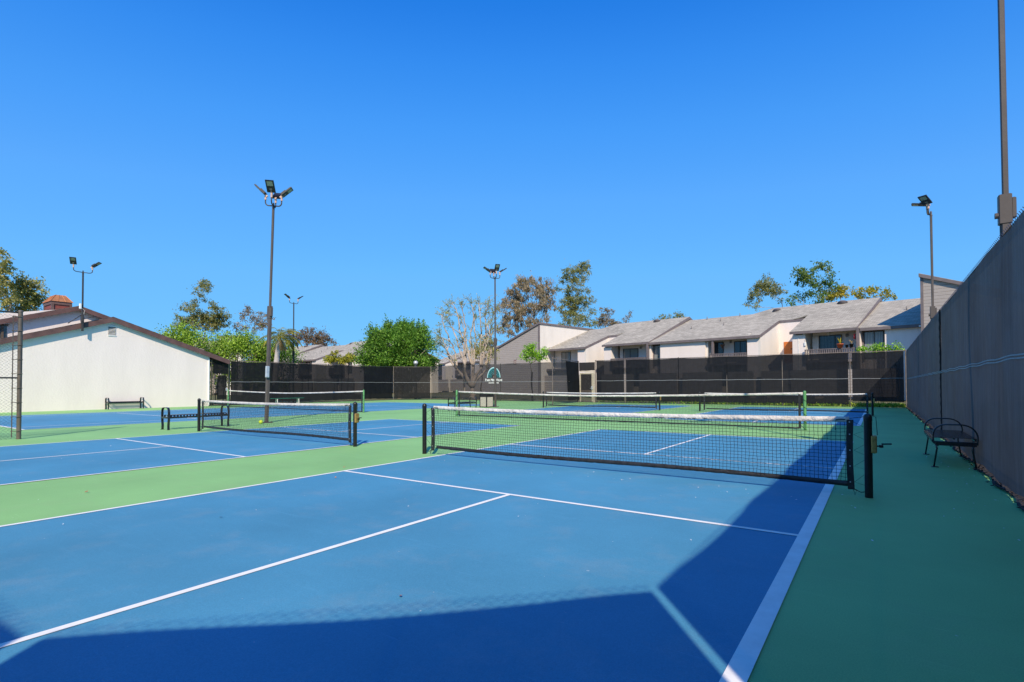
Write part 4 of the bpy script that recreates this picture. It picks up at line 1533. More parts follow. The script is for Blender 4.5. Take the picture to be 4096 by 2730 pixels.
    for u, v in ((-16.8, 4.8), (-16.9, 9.0), (-14.6, 7.4), (-13.3, 5.2), (-13.1, 9.1), (-6.8, 8.6), (-5.1, 8.6), (2.7, 5.2), (-33.1, 4.9), (-27.3, 8.4), (-25.5, 8.3)):
        b = MB(); z = zl(v)
        b.lathe((u, v, z - .1), [(.05, 0), (.05, .42), (.035, .43), (.01, .43)], 8)
        b.build('vent_pipe', 'lamp_grey', root, True)
    if full:
        # siding tower at the left end
        t = MB()
        uc, vf, zc = -34.42, -1.3, 9.36
        u0 = -46.
        sl = (9.36 - 6.34) / 8.6
        t.extrude([(u0, vf, 0), (uc, vf, 0), (uc, vf, zc - .1), (u0, vf, zc - .1 - sl * (uc - u0))], (0, .2, 0))
        t.build('siding_wall', 'siding', root)
        t = MB()
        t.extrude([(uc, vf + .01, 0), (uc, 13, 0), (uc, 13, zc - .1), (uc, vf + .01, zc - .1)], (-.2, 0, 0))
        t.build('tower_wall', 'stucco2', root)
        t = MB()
        slab(t, [(u0, vf - .12, zc - sl * (uc - u0)), (uc + .1, vf - .12, zc + .03), (uc + .1, 13.2, zc + .03), (u0, 13.2, zc - sl * (uc - u0))], .1)
        t.build('tower_roof', 'shingle', root)
        t = MB()
        t.extrude([(u0, vf - .16, zc - sl * (uc - u0) - .25), (uc + .12, vf - .16, zc - .22), (uc + .12, vf - .16, zc + .015), (u0, vf - .16, zc - sl * (uc - u0) - .015)], (0, .05, 0))
        t.box(uc + .08, uc + .13, vf - .10, 13.2, zc - .2, zc + .01); t.box(uc - .14, uc + .02, vf - .03, vf + .14, 0, zc - .1)
        t.build('tower_trim', 'trim_grey', root)
        # plate with the letter
        t = MB(); t.box(-38.99, -38.55, vf - .03, vf - .004, 4.14, 4.72)
        sp = t.build('letter_plate', 'sign_plum', root)
        me = text_mesh('D', .46, .004)
        t = MB(); t.add([(-38.90 + v.co.x, vf - .034 - v.co.z, 4.27 + v.co.y) for v in me.vertices], [tuple(p.vertices) for p in me.polygons])
        t.build('letter', 'beige_panel', sp)
        # tall grey end block at the right
        t = MB()
        ua, ub, vf2, zt2 = 4.62, 13.5, -1.9, 9.50
        s2 = .40
        t.extrude([(ua, vf2, 0), (ub, vf2, 0), (ub, vf2, zt2 - s2 * (ub - ua) - .1), (ua, vf2, zt2 - .1)], (0, 12, 0))
        t.build('end_block', 'siding', root)
        t = MB()
        slab(t, [(ua - .1, vf2 - .15, zt2 + .05), (ub, vf2 - .15, zt2 - s2 * (ub - ua) + .01), (ub, 10.4, zt2 - s2 * (ub - ua) + .01), (ua - .1, 10.4, zt2 + .05)], .1)
        t.build('end_roof', 'shingle', root)
        t = MB()
        t.extrude([(ua - .12, vf2 - .20, zt2 - .22), (ub, vf2 - .20, zt2 - s2 * (ub - ua) - .25), (ub, vf2 - .20, zt2 - s2 * (ub - ua) - .01), (ua - .12, vf2 - .20, zt2 + .03)], (0, .05, 0))
        t.box(ua - .13, ua - .08, vf2 - .15, 10.4, zt2 - .2, zt2 + .03)
        t.box(ua - .06, ua + .12, vf2 - .03, vf2 + .12, 0, zt2 - .12)
        t.build('end_trim', 'trim_grey', root)
        t = MB(); t.tube([(8.2, -1, zt2 - s2 * 3.6 - .1), (8.2, -1, zt2 - s2 * 3.6 + .35)], .05, 8); t.build('vent_pipe', 'lamp_grey', root, True)
        # gutter elbow at the left corner of the end block
        t = MB(); t.box(4.2, 4.66, -.12, .02, 5.72, 5.84); t.build('gutter_end', 'white_plastic', root)
    return root
TH = R(10.2)
AP = apartment('near white apartment row with grey roofs and balconies, behind the long back fence', (2.0, 45.04, 0), -TH, True)
apartment('distant apartment row with grey roofs between the palm and the big round green tree', (-68.4, 47.4, 0), 0., False)
apartment('grey-roofed white row half hidden behind the nearly bare pruned tree', (-42.0, 66.0, 0), R(-14), False)
apartment('farthest grey roof, just peeping over the bright hedge beside the clubhouse', (-82.0, 33.0, 0), R(72), False)
bt = empty('apartment_building', (-77.2, 33.6, 0), R(58), 'small white block with a dark flat edge, just peeping over the hedge', 'apartment building', 'apartment rows with grey shingle roofs')
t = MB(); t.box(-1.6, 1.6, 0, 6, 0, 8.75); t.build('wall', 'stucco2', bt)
t = MB(); t.box(-1.8, 1.8, -.2, 6.2, 8.755, 9.0); t.build('roof', 'trim_grey', bt)
bx = MB(); bx.box(.5, .7, -.06, -.002, 0, 8.7); bx.build('corner_trim', 'trim_grey', bt)

# things on the nearest balcony
def loc_ap(u, v, z):
    return (2.0 + u * math.cos(TH) + v * math.sin(TH), 45.04 - u * math.sin(TH) + v * math.cos(TH), z)
def blade_plant(root, name, n, h, spread, mat, z0, wdt=.05):
    b = MB()
    for k in range(n):
        a = 2 * PI * k / n + rng.uniform(-.3, .3)
        out_ = spread * rng.uniform(.3, 1)
        hh = h * rng.uniform(.6, 1.05)
        pts = [Vector((0, 0, z0)), Vector((math.cos(a) * out_ * .4, math.sin(a) * out_ * .4, z0 + hh * .6)), Vector((math.cos(a) * out_, math.sin(a) * out_, z0 + hh))]
        wd = Vector((-math.sin(a), math.cos(a), 0)) * wdt
        b.add([pts[0] - wd * .7, pts[0] + wd * .7, pts[1] + wd, pts[1] - wd, pts[2]], [(0, 1, 2, 3), (3, 2, 4)])
    return b.build(name, mat, root)
r_ = empty('flower_pot', loc_ap(-1.16, .04, 4.37), 0, 'large orange pot with a yellow spiky plant on the balcony rail', 'flower pot')
b = MB(); b.lathe((0, 0, 0), [(.17, 0), (.25, .30), (.27, .30), (.27, .36), (.22, .36), (.2, .30)], 16); b.build('pot', 'terracotta', r_, True)
blade_plant(r_, 'plant', 11, .62, .36, 'lf_yellow', .3, .05)
r_ = empty('flower_pot', loc_ap(-.34, .04, 4.37), 0, 'small black pot with a straggly pale plant on the balcony rail beside the post', 'flower pot')
b = MB(); b.lathe((0, 0, 0), [(.11, 0), (.15, .26), (.17, .26), (.17, .31), (.05, .31)], 14); b.build('pot', 'black_paint', r_, True)
blade_plant(r_, 'plant', 13, .40, .32, 'lf_straw', .28, .035)
r_ = empty('flower_pot', loc_ap(-.66, .04, 4.37), 0, 'smallest black pot, empty, on the balcony rail left of the straggly plant', 'flower pot')
b = MB(); b.lathe((0, 0, 0), [(.09, 0), (.12, .22), (.13, .22), (.13, .26), (.05, .24)], 14); b.build('pot', 'black_paint', r_, True)
r_ = empty('hanging_lantern', loc_ap(-.10, .10, 5.12), 0, 'small red lantern hanging from the eave beside the balcony post', 'lantern')
b = MB(); b.lathe((0, 0, 0), [(.07, 0), (.09, .03), (.085, .22), (.05, .27)], 12); b.build('lantern_glass', 'red_glass', r_, True)
b = MB(); b.lathe((0, 0, .27), [(.10, 0), (.07, .09), (.02, .12)], 12); b.tube([(0, 0, .38), (0, 0, .62)], .008, 5); b.lathe((0, 0, -.06), [(.08, 0), (.09, .05)], 12); b.build('lantern_cap', 'red_glass', r_, True)
r_ = empty('hanging_planter', loc_ap(-11.58, .8, 4.86), 0, 'dark cone-shaped planter hanging in a shaded balcony between two windows', 'planter')
b = MB(); b.lathe((0, 0, 0), [(.01, 0), (.26, .44), (.28, .44), (.24, .46), (.02, .44)], 14); b.build('cone', 'cup_dark', r_, True)
b = MB()
for k in range(3):
    a = 2 * PI * k / 3
    b.tube([(.26 * math.cos(a), .26 * math.sin(a), .44), (0, 0, .86)], .006, 4)
b.build('cord', 'fence_steel', r_)
# metal flue beyond the fence
t = MB(); t.lathe((0, 0, 0), [(.15, 0), (.15, 3.35), (.22, 3.36), (.22, 3.62), (.15, 3.64), (.13, 3.7)], 16)
t = t.build('flue_pipe', 'galv', None, True); t.location = (-33.0, 28.9, 0)
tag(t, 'shiny capped metal flue standing behind the fence, below the round green tree', 'flue')

# ------------------------------------------------------------------ trees
def rvec(rr):
    while True:
        v = Vector((rr.uniform(-1, 1), rr.uniform(-1, 1), rr.uniform(-1, 1)))
        if .05 < v.length < 1:
            return v.normalized()

def leaves(mb, rr, c, r, n, L, W, droop, nsub, squash=1., upb=.0):
    subs = []
    for k in range(nsub):
        v = rvec(rr) * r * rr.uniform(.35, 1.) ** .6
        subs.append((Vector((c[0] + v.x, c[1] + v.y, c[2] + v.z * squash)), r * rr.uniform(.16, .42)))
    for k in range(n):
        sc, sr = subs[rr.randrange(nsub)]
        if rr.random() < .07:
            sr = r * .75
        p = sc + Vector((rr.gauss(0, sr * .6), rr.gauss(0, sr * .6), rr.gauss(0, sr * .55 * squash)))
        d = rvec(rr)
        d = (d * (1 - droop) + Vector((0, 0, -1)) * droop + Vector((0, 0, upb))).normalized()
        if droop > .4:
            p.z -= rr.random() * r * .35
        w_ = d.cross(rvec(rr))
        if w_.length < 1e-3:
            continue
        mb.leaf(p, d, w_.normalized(), L * rr.uniform(.6, 1.25), W * rr.uniform(.7, 1.2))

def limb_path(rr, a, b, sagk=.12, n=6):
    a = Vector(a); b = Vector(b)
    L = (b - a).length
    m = (a + b) / 2 + Vector((rr.uniform(-1, 1), rr.uniform(-1, 1), rr.uniform(-.2, .6))) * L * sagk
    out = []
    for i in range(n + 1):
        t = i / n
        p = a * (1 - t) ** 2 + m * 2 * t * (1 - t) + b * t * t
        if 0 < i < n:
            p += Vector((rr.uniform(-1, 1), rr.uniform(-1, 1), rr.uniform(-1, 1))) * L * .025
        out.append(p)
    return out

def tree(name, label, base, clumps, leaf, bark, L, W, cover, tr, droop=.2, fork=None, seed=1, cat='tree', group=None, nsub=13, stems=1, squash=.9, fill=1.0):
    rr = random.Random(seed)
    o = (base[0], base[1], 0)
    root = empty(name, o, 0, label, cat, group)
    clumps = list(clumps)
    if fill:
        extra = []
        for i_ in range(len(clumps)):
            for j_ in range(i_):
                p_, q_ = clumps[i_], clumps[j_]
                dd_ = math.dist(p_[:3], q_[:3])
                if dd_ < 2.6 * (p_[3] + q_[3]) * .5 * fill and rr.random() < .75:
                    extra.append(tuple((p_[k_] + q_[k_]) / 2 + rr.gauss(0, .18 * p_[3]) for k_ in range(3)) + ((p_[3] + q_[3]) * .5 * rr.uniform(.5, .8),))
        rr.shuffle(extra)
        clumps += extra[:int(len(clumps) * 1.1)]
    cs = [Vector(c[:3]) for c in clumps]
    cen = sum(cs, Vector()) / len(cs)
    zmin = min(c.z for c in cs); zmax = max(c.z for c in cs)
    zf = fork if fork is not None else max(.8, zmin - .15 * (zmax - zmin) - 1.)
    t = MB()
    nodes = []
    for s in range(stems):
        off = Vector((rr.uniform(-1, 1), rr.uniform(-1, 1), 0)) * (0 if stems == 1 else tr * 3)
        F = Vector((base[0] * .6 + cen.x * .4, base[1] * .6 + cen.y * .4, zf)) + off * 2
        pth = limb_path(rr, Vector((base[0], base[1], -.1)) + off, F, .05, 6)
        t.tube(pth, [tr * (1.15 - .4 * i / 6) for i in range(7)], 9)
        nodes.append((F, tr * .72))
    order = sorted(range(len(cs)), key=lambda i: (cs[i] - nodes[0][0]).length)
    for i in order:
        c = cs[i]
        best = min(nodes, key=lambda nd: (nd[0] - c).length + (3 * max(0, nd[0].z - c.z + .2)))
        p = limb_path(rr, best[0], c, .16, 7)
        r0 = max(.03, min(best[1] * .8, tr * .5))
        rs = [r0 * (1 - .7 * k / 7) for k in range(8)]
        t.tube(p, rs, 6, cap=False)
        nodes.append((p[4], rs[4])); nodes.append((c, rs[7]))
        # twigs inside the clump
        r = clumps[i][3]
        for k in range(5):
            q = c + rvec(rr) * r * rr.uniform(.5, 1.)
            t.tube(limb_path(rr, p[5 + k % 3], q, .2, 4), [rs[6] * .7, rs[6] * .5, rs[6] * .4, rs[6] * .3, rs[6] * .15], 4, cap=False)
    t.build('trunk', bark, root, True, o)
    m = MB()
    for c in clumps:
        r = c[3] * 1.36
        n = int(2.15 * cover * PI * r * r / (L * W * .5))
        leaves(m, rr, c, r, max(20, n), L, W, droop, nsub, squash)
    m.build('crown', leaf, root, False, o)
    return root
TREES = {
'euc_a':((-57.4,4.2),[(-56.9, 4.2, 12.3, 0.52), (-57.5, 4.5, 11.1, 0.59), (-57.2, 4.0, 11.6, 0.55), (-57.6, 4.6, 10.2, 0.52), (-57.8, 4.4, 9.1, 0.67), (-56.4, 4.7, 8.6, 0.52), (-56.3, 3.7, 9.9, 0.59), (-58.2, 4.1, 12.8, 0.52)]),
'euc_b':((-59.0,6.4),[(-58.4, 6.1, 10.8, 0.71), (-58.2, 6.6, 10.2, 0.71), (-60.3, 6.1, 9.9, 0.58), (-59.0, 6.3, 9.3, 0.71), (-59.6, 7.2, 9.3, 0.55), (-59.1, 5.6, 8.6, 0.54), (-59.3, 6.7, 8.5, 0.59), (-58.4, 5.9, 10.4, 0.51), (-59.5, 5.3, 8.2, 0.46)]),
'euc_c':((-78.1,30.8),[(-79.0, 30.6, 12.0, 0.58), (-78.7, 29.6, 10.5, 0.58), (-78.4, 31.3, 10.5, 0.59), (-77.8, 32.2, 11.7, 0.53), (-77.9, 30.0, 14.1, 0.32), (-79.4, 29.0, 11.6, 0.51), (-78.8, 30.0, 16.4, 0.84), (-77.8, 30.5, 16.1, 0.59), (-77.8, 29.1, 15.1, 0.58), (-80.1, 28.5, 13.1, 0.7), (-78.8, 29.0, 12.6, 0.71), (-80.0, 27.9, 11.1, 0.7), (-80.1, 29.0, 10.6, 0.77), (-79.1, 29.9, 11.6, 0.71), (-79.2, 31.3, 11.4, 0.85), (-77.4, 31.7, 12.6, 0.72), (-78.0, 32.8, 11.3, 0.79), (-77.0, 32.9, 12.1, 0.46), (-78.9, 32.1, 10.5, 0.85), (-79.2, 30.7, 10.4, 0.71), (-78.8, 27.1, 9.9, 0.57), (-77.3, 31.0, 13.5, 0.52), (-78.6, 29.0, 13.9, 0.32)]),
'euc_d':((-77.4,36.7),[(-78.5, 36.0, 12.8, 0.41), (-77.4, 36.4, 13.4, 0.41), (-77.1, 37.5, 12.2, 0.42), (-76.0, 38.6, 12.4, 0.42), (-76.1, 39.0, 11.2, 0.42), (-76.5, 38.0, 10.8, 0.49), (-76.9, 37.1, 10.3, 0.48), (-77.8, 36.3, 13.5, 0.48), (-77.5, 36.8, 12.7, 0.48), (-78.4, 36.2, 12.0, 0.48), (-77.4, 37.2, 11.7, 0.48), (-78.2, 36.5, 10.8, 0.48), (-77.3, 38.1, 11.2, 0.49), (-77.3, 38.4, 12.9, 0.49), (-76.8, 38.5, 11.6, 0.56), (-77.7, 34.8, 10.8, 0.55), (-78.6, 35.8, 10.3, 0.55), (-76.6, 39.6, 12.0, 0.49)]),
'brown':((-95.9,60.1),[(-97.7, 60.2, 12.6, 1.22), (-97.3, 58.4, 12.0, 1.12), (-96.1, 61.2, 12.9, 1.13), (-93.7, 61.4, 11.8, 1.14), (-94.5, 63.5, 11.5, 0.76), (-96.2, 60.2, 10.9, 1.32), (-94.1, 61.4, 10.4, 1.04), (-92.8, 63.2, 10.5, 0.57), (-99.0, 57.6, 12.1, 1.11), (-99.4, 58.2, 10.5, 1.21), (-97.8, 55.3, 12.5, 0.74)]),
'euc_f':((-43.0,64.0),[(-44.0, 64.4, 18.9, 1.0), (-44.2, 62.8, 17.6, 1.14), (-41.7, 63.5, 17.4, 1.07), (-40.5, 64.9, 18.0, 0.93), (-46.1, 63.0, 16.1, 1.14), (-44.6, 64.7, 15.8, 1.28), (-40.8, 63.3, 15.6, 1.28), (-40.4, 66.1, 16.3, 1.0), (-45.7, 60.7, 14.0, 0.86), (-45.2, 63.6, 13.9, 1.28), (-42.6, 63.5, 13.3, 1.28), (-41.8, 66.3, 13.9, 1.14), (-40.2, 66.8, 14.4, 0.57), (-45.9, 62.1, 12.0, 0.93), (-45.0, 64.5, 11.8, 1.0), (-42.2, 63.9, 11.4, 0.93), (-40.4, 64.6, 11.9, 0.71), (-46.8, 61.6, 10.8, 0.64), (-44.7, 61.7, 9.8, 0.71)]),
'euc_g':((-37.9,70.5),[(-38.2, 69.7, 17.6, 0.66), (-37.3, 70.7, 17.1, 0.59), (-39.4, 70.0, 15.6, 0.66), (-36.4, 70.5, 15.4, 0.66), (-36.7, 70.4, 18.3, 0.51), (-38.2, 71.1, 19.3, 0.59), (-36.3, 71.1, 19.1, 0.44), (-39.1, 70.9, 16.5, 0.66), (-38.3, 71.3, 14.1, 0.73), (-38.4, 69.9, 20.2, 0.88), (-37.3, 70.8, 21.0, 0.73), (-36.2, 71.5, 21.5, 0.58), (-36.1, 71.7, 20.5, 0.51), (-39.7, 69.8, 19.3, 0.74), (-38.3, 70.4, 18.9, 0.66), (-37.1, 71.1, 19.8, 0.44), (-40.7, 69.8, 17.8, 0.52), (-39.1, 69.9, 17.2, 0.51), (-37.6, 70.5, 15.7, 0.81), (-38.6, 70.8, 14.8, 0.81), (-35.9, 71.1, 16.9, 0.51), (-35.3, 71.5, 15.4, 0.58), (-36.8, 72.2, 14.8, 0.66), (-39.9, 69.5, 14.0, 0.74), (-38.7, 70.3, 13.0, 0.95), (-36.4, 69.8, 12.8, 0.88), (-35.4, 71.7, 13.6, 0.58), (-39.4, 70.0, 11.6, 1.03), (-36.7, 69.5, 11.2, 1.03), (-35.9, 71.9, 11.7, 0.8)]),
'euc_h':((-36.4,79.1),[(-37.6, 78.8, 13.1, 0.71), (-35.3, 78.4, 12.1, 0.78), (-34.8, 80.1, 12.0, 0.7), (-34.0, 80.1, 12.2, 0.55), (-36.4, 79.4, 14.9, 0.47), (-36.3, 78.7, 13.4, 0.78), (-35.9, 79.7, 14.4, 0.63), (-37.1, 79.4, 12.1, 0.79), (-34.7, 78.9, 12.5, 0.63), (-36.9, 78.3, 14.6, 0.39)]),
'euc_i':((-33.5,82.6),[(-33.5, 82.8, 13.6, 0.48), (-33.2, 83.2, 14.5, 0.32), (-33.6, 82.2, 12.6, 0.4), (-34.3, 82.2, 13.1, 0.32)]),
'euc_j':((-29.6,92.5),[(-30.7, 92.3, 14.3, 0.51), (-29.5, 92.3, 14.2, 0.51), (-31.8, 91.6, 13.9, 0.42), (-27.9, 92.7, 14.4, 0.59), (-27.0, 93.1, 14.2, 0.5)]),
'lime':((-19.7,29.1),[(-20.0, 29.0, 4.4, 0.32), (-19.6, 29.0, 4.5, 0.25), (-20.2, 28.6, 3.8, 0.32), (-19.7, 29.4, 3.8, 0.32), (-18.7, 29.2, 4.1, 0.29), (-19.3, 29.4, 3.6, 0.29), (-20.1, 29.1, 3.5, 0.29), (-19.7, 28.9, 4.0, 0.29), (-18.8, 29.5, 3.7, 0.22)]),
'euc_k':((-8.3,77.1),[(-9.9, 77.4, 15.7, 0.58), (-9.2, 76.5, 14.7, 0.51), (-8.4, 76.6, 14.9, 0.44), (-10.4, 76.6, 15.1, 0.58), (-11.9, 76.7, 13.8, 0.39), (-11.3, 75.9, 14.6, 0.52), (-7.9, 76.9, 13.5, 0.32), (-10.3, 76.4, 16.2, 0.64), (-9.6, 77.4, 17.1, 0.51), (-9.0, 76.9, 15.8, 0.51), (-11.4, 77.3, 15.5, 0.58), (-11.7, 76.0, 14.4, 0.45), (-12.4, 76.2, 13.1, 0.33), (-10.7, 76.9, 13.8, 0.39), (-8.2, 77.7, 15.7, 0.44), (-7.6, 77.1, 14.6, 0.38), (-11.0, 76.2, 12.7, 0.45), (-8.7, 76.6, 14.1, 0.32)]),
'green_l':((-3.6,72.6),[(-5.1, 72.5, 16.2, 0.71), (-4.0, 71.8, 16.2, 0.7), (-2.9, 73.3, 17.1, 0.64), (-1.9, 73.3, 16.8, 0.52), (-1.6, 72.0, 15.1, 0.63), (-3.6, 71.9, 14.8, 0.81), (-4.9, 73.1, 15.1, 0.65), (-2.4, 73.0, 14.2, 0.75), (-4.5, 73.3, 13.3, 0.76), (-2.9, 72.2, 12.7, 0.75), (-5.8, 71.6, 12.6, 0.59), (-1.3, 72.4, 13.9, 0.51)]),
'gold_m':((0.0,80.8),[(-2.5, 81.5, 14.2, 0.76), (-1.4, 80.1, 14.2, 0.75), (-0.1, 80.4, 14.4, 0.68), (-0.8, 80.6, 14.9, 0.5)]),
'gold_n':((3.0,82.9),[(1.2, 82.7, 14.4, 0.63), (2.2, 82.7, 14.6, 0.62), (3.2, 83.7, 14.7, 0.56), (4.5, 82.2, 14.0, 0.55), (5.2, 82.2, 13.4, 0.37), (1.9, 83.8, 13.8, 0.56), (3.7, 83.7, 13.6, 0.55)]),
'bush1':((-44.9,28.4),[(-45.5, 28.5, 4.4, 0.38), (-44.8, 28.4, 4.9, 0.29), (-45.0, 29.1, 4.2, 0.38), (-45.6, 28.1, 4.1, 0.33)]),
'bush2':((-44.0,29.5),[(-43.8, 29.3, 4.3, 0.38), (-44.0, 29.9, 4.7, 0.29), (-43.8, 30.3, 4.2, 0.34), (-44.4, 29.3, 4.1, 0.34)]),
'bush3':((-33.7,39.9),[(-33.9, 39.8, 5.6, 0.5), (-32.9, 40.1, 6.1, 0.6), (-33.4, 39.9, 6.6, 0.4), (-32.5, 40.2, 5.1, 0.6), (-33.8, 39.1, 4.8, 0.45)]),
}

def T_(k): return TREES[k]
GE = 'tall eucalyptus trees beyond the buildings'
def tr_(k, name, label, leaf, bark, L, W, cover, tr, **kw):
    b_, cl = TREES[k]
    return tree(name, label, b_, cl, leaf, bark, L, W, cover, tr, **kw)
tr_('euc_a', 'eucalyptus_tree', 'tall eucalyptus partly out of view behind the clubhouse roof and the bare chain-link fence', 'lf_eucgold', 'bark_pale', .28, .11, 1.0, .26, seed=2, group=GE, fork=5.5, droop=.3)
tr_('euc_b', 'eucalyptus_tree', 'rounded eucalyptus with pale limbs beside the red roof box', 'lf_eucgold', 'bark_pale', .28, .11, 1.05, .26, seed=3, group=GE, fork=5, stems=2, droop=.3)
tr_('euc_c', 'eucalyptus_tree', 'spreading eucalyptus with one high tuft above the bright hedge', 'lf_euc', 'bark_pale', .34, .13, 1.0, .30, seed=4, group=GE, fork=6, stems=2, droop=.3)
tr_('euc_d', 'eucalyptus_tree', 'wispy thin eucalyptus between the high-tufted eucalyptus and the four-lamp pole', 'lf_eucbrown', 'bark_grey', .32, .12, .55, .14, seed=5, group=GE, fork=7, stems=2, droop=.4)
tr_('brown', 'bare_oak_tree', 'low round brownish tree behind the distant grey roofs, beside the thin two-lamp pole', 'lf_brown', 'bark_dark', .42, .18, .75, .3, seed=6, fork=6)
tr_('euc_f', 'eucalyptus_tree', 'broad weeping brownish eucalyptus behind the grey siding tower and the four-lamp pole', 'lf_eucbrown', 'bark_dark', .36, .12, 1.05, .4, seed=7, group=GE, fork=6.5, droop=.72, nsub=8)
tr_('euc_g', 'eucalyptus_tree', 'slender tallest eucalyptus with airy gaps, beside the broad weeping one', 'lf_euc', 'bark_grey', .34, .12, .95, .24, seed=8, group=GE, fork=8, droop=.35, stems=2)
tr_('euc_h', 'eucalyptus_tree', 'small thin brownish tree behind the apartment roof, next to the slender tallest eucalyptus', 'lf_eucbrown', 'bark_grey', .34, .13, .7, .14, seed=9, group=GE, fork=9, droop=.3)
tr_('euc_i', 'eucalyptus_tree', 'wispy sapling top above the apartment roof, smallest of the back row', 'lf_eucbrown', 'bark_grey', .30, .11, .55, .08, seed=10, group=GE, fork=9.5)
tr_('euc_j', 'eucalyptus_tree', 'dark flat tree top just showing over the apartment ridge', 'lf_euc', 'bark_dark', .36, .16, .95, .2, seed=11, group=GE, fork=10)
tr_('euc_k', 'eucalyptus_tree', 'sparse eucalyptus with pinkish bare limbs beside the leafy green tree', 'lf_euc', 'bark_pale', .32, .12, .85, .2, seed=12, group=GE, fork=9.5, stems=2, droop=.3)
tr_('green_l', 'broadleaf_tree', 'leafy dark green tree above the apartment roof, between sparse eucalyptus and golden tops', 'lf_green', 'bark_grey', .32, .16, 1.0, .22, seed=13, fork=9)
GG = 'golden flat-topped trees above the right roof'
tr_('gold_m', 'golden_tree', 'golden-green tree top beside the leafy green tree, above the roof', 'lf_gold', 'bark_grey', .34, .17, 1.1, .2, seed=14, fork=10, group=GG, squash=.8)
tr_('gold_n', 'golden_tree', 'golden-green tree top nearest the grey end block, thinning to bare tips', 'lf_gold', 'bark_grey', .34, .17, 1.0, .2, seed=15, fork=10, group=GG, squash=.8)
tr_('lime', 'young_tree', 'small lime-green young tree in front of the grey siding tower', 'lf_lime', 'bark_dark', .15, .09, 1.0, .05, seed=16, fork=2.4, stems=2)
GB = 'yellow bushes behind the back left fence'
tr_('bush1', 'yellow_bush', 'yellow-green bush over the black fence, the one nearer the palm', 'lf_yellow', 'bark_dark', .20, .12, 1.4, .06, seed=17, fork=2.2, cat='bush', group=GB)
tr_('bush2', 'yellow_bush', 'yellow-green bush over the black fence, the one nearer the round green tree', 'lf_yellow', 'bark_dark', .20, .12, 1.4, .06, seed=18, fork=2.2, cat='bush', group=GB)
tr_('bush3', 'shrub', 'olive shrub behind the bare pruned tree and the four-lamp pole', 'lf_eucgold', 'bark_dark', .24, .11, .8, .08, seed=19, fork=3, cat='bush')

# big round ficus
def ball_tree(name, label, base, c, rx, ry, rzz, leaf, n, L, W, seed, tr=.22):
    rr = random.Random(seed)
    o = (base[0], base[1], 0)
    root = empty(name, o, 0, label, 'tree')
    t = MB()
    F = Vector((base[0], base[1], c[2] - rzz * .75))
    t.tube(limb_path(rr, (base[0], base[1], -.1), F, .05), [tr * 1.2, tr * 1.1, tr, tr, tr * .9, tr * .9, tr * .8], 9)
    m = MB()
    for k in range(150):
        v = rvec(rr)
        if v.z < -.55: v.z *= .5
        rad = rr.uniform(.55, 1.0) ** .5 * rr.uniform(.86, 1.06)
        p = Vector((c[0] + v.x * rx * rad, c[1] + v.y * ry * rad, c[2] + v.z * rzz * rad))
        if k < 26:
            t.tube(limb_path(rr, F, p, .12), [tr * .5, tr * .42, tr * .35, tr * .28, tr * .2, tr * .14, .02], 5, cap=False)
        cr = rr.uniform(.55, 1.0)
        out_ = Vector((v.x, v.y, v.z + .35)).normalized()
        for q in range(int(n / 150)):
            s_ = rr.gauss(0, .45)
            pp = p + Vector((rr.gauss(0, cr * .42), rr.gauss(0, cr * .42), rr.gauss(0, cr * .40)))
            d = (rvec(rr) * .8 + out_ * .7).normalized()
            w_ = d.cross(rvec(rr)).normalized()
            m.leaf(pp, d, w_, L * rr.uniform(.6, 1.2), W * rr.uniform(.7, 1.2))
        # shoots that break the outline
        for q in range(3):
            tip = p + (out_ + rvec(rr) * .45) * rr.uniform(.5, 1.15)
            for z in range(16):
                f_ = z / 16
                pp = p.lerp(tip, .3 + .7 * f_) + rvec(rr) * .07
                d = ((tip - p).normalized() + rvec(rr) * .8).normalized()
                m.leaf(pp, d, d.cross(rvec(rr)).normalized(), L * rr.uniform(.6, 1.0), W * rr.uniform(.7, 1.))
    t.build('trunk', 'bark_grey', root, True, o)
    m.build('crown', leaf, root, False, o)
ball_tree('ficus_tree', 'big dense round green tree behind the black fence', (-36.8, 30.4), (-36.8, 30.4, 4.55), 3.9, 3.9, 3.15, 'lf_ficus', 52000, .21, .115, 21)

# bright hedge behind the clubhouse corner
rr = random.Random(31)
o = (-38.2, 11.5, 0)
hd = empty('hedge', o, 0, 'bright green leafy hedge between the clubhouse roof and the palm', 'hedge')
m = MB(); t = MB()
for k in range(120):
    f_ = rr.random()
    y = 8.2 + 9.9 * f_
    x = -38.9 + 2.2 * f_ + rr.gauss(0, .5)
    top = 5.15 + .35 * math.sin(y * 1.9) + .25 * math.sin(y * 4.3 + 1) - max(0, y - 15) * .28
    z = rr.uniform(.8, 1.0) * top if rr.random() < .45 else rr.uniform(1.6, top)
    p = Vector((x, y, z - .35))
    for q in range(300):
        pp = p + Vector((rr.gauss(0, .40), rr.gauss(0, .40), rr.gauss(0, .36)))
        d = (rvec(rr) + Vector((.2, 0, .5))).normalized()
        m.leaf(pp, d, d.cross(rvec(rr)).normalized(), .16 * rr.uniform(.6, 1.25), .085 * rr.uniform(.7, 1.2))
    if z > top * .8:
        tip = p + Vector((rr.gauss(0, .15), rr.gauss(0, .15), rr.uniform(.45, .85)))
        for q in range(34):
            pp = p.lerp(tip, rr.random()) + rvec(rr) * .08
            d = (rvec(rr) + Vector((0, 0, .7))).normalized()
            m.leaf(pp, d, d.cross(rvec(rr)).normalized(), .15, .08)
for k in range(26):
    y = 5.6 + .48 * k
    x = -38.6 + 2.6 * (y - 5.5) / 12.6
    t.tube(limb_path(rr, (x, y, -.05), (x + rr.uniform(-.3, .3), y + rr.uniform(-.3, .3), 3.8), .06), .035, 5)
t.build('stem', 'bark_dark', hd, True, o)
m.build('foliage', 'lf_hedge', hd, False, o)

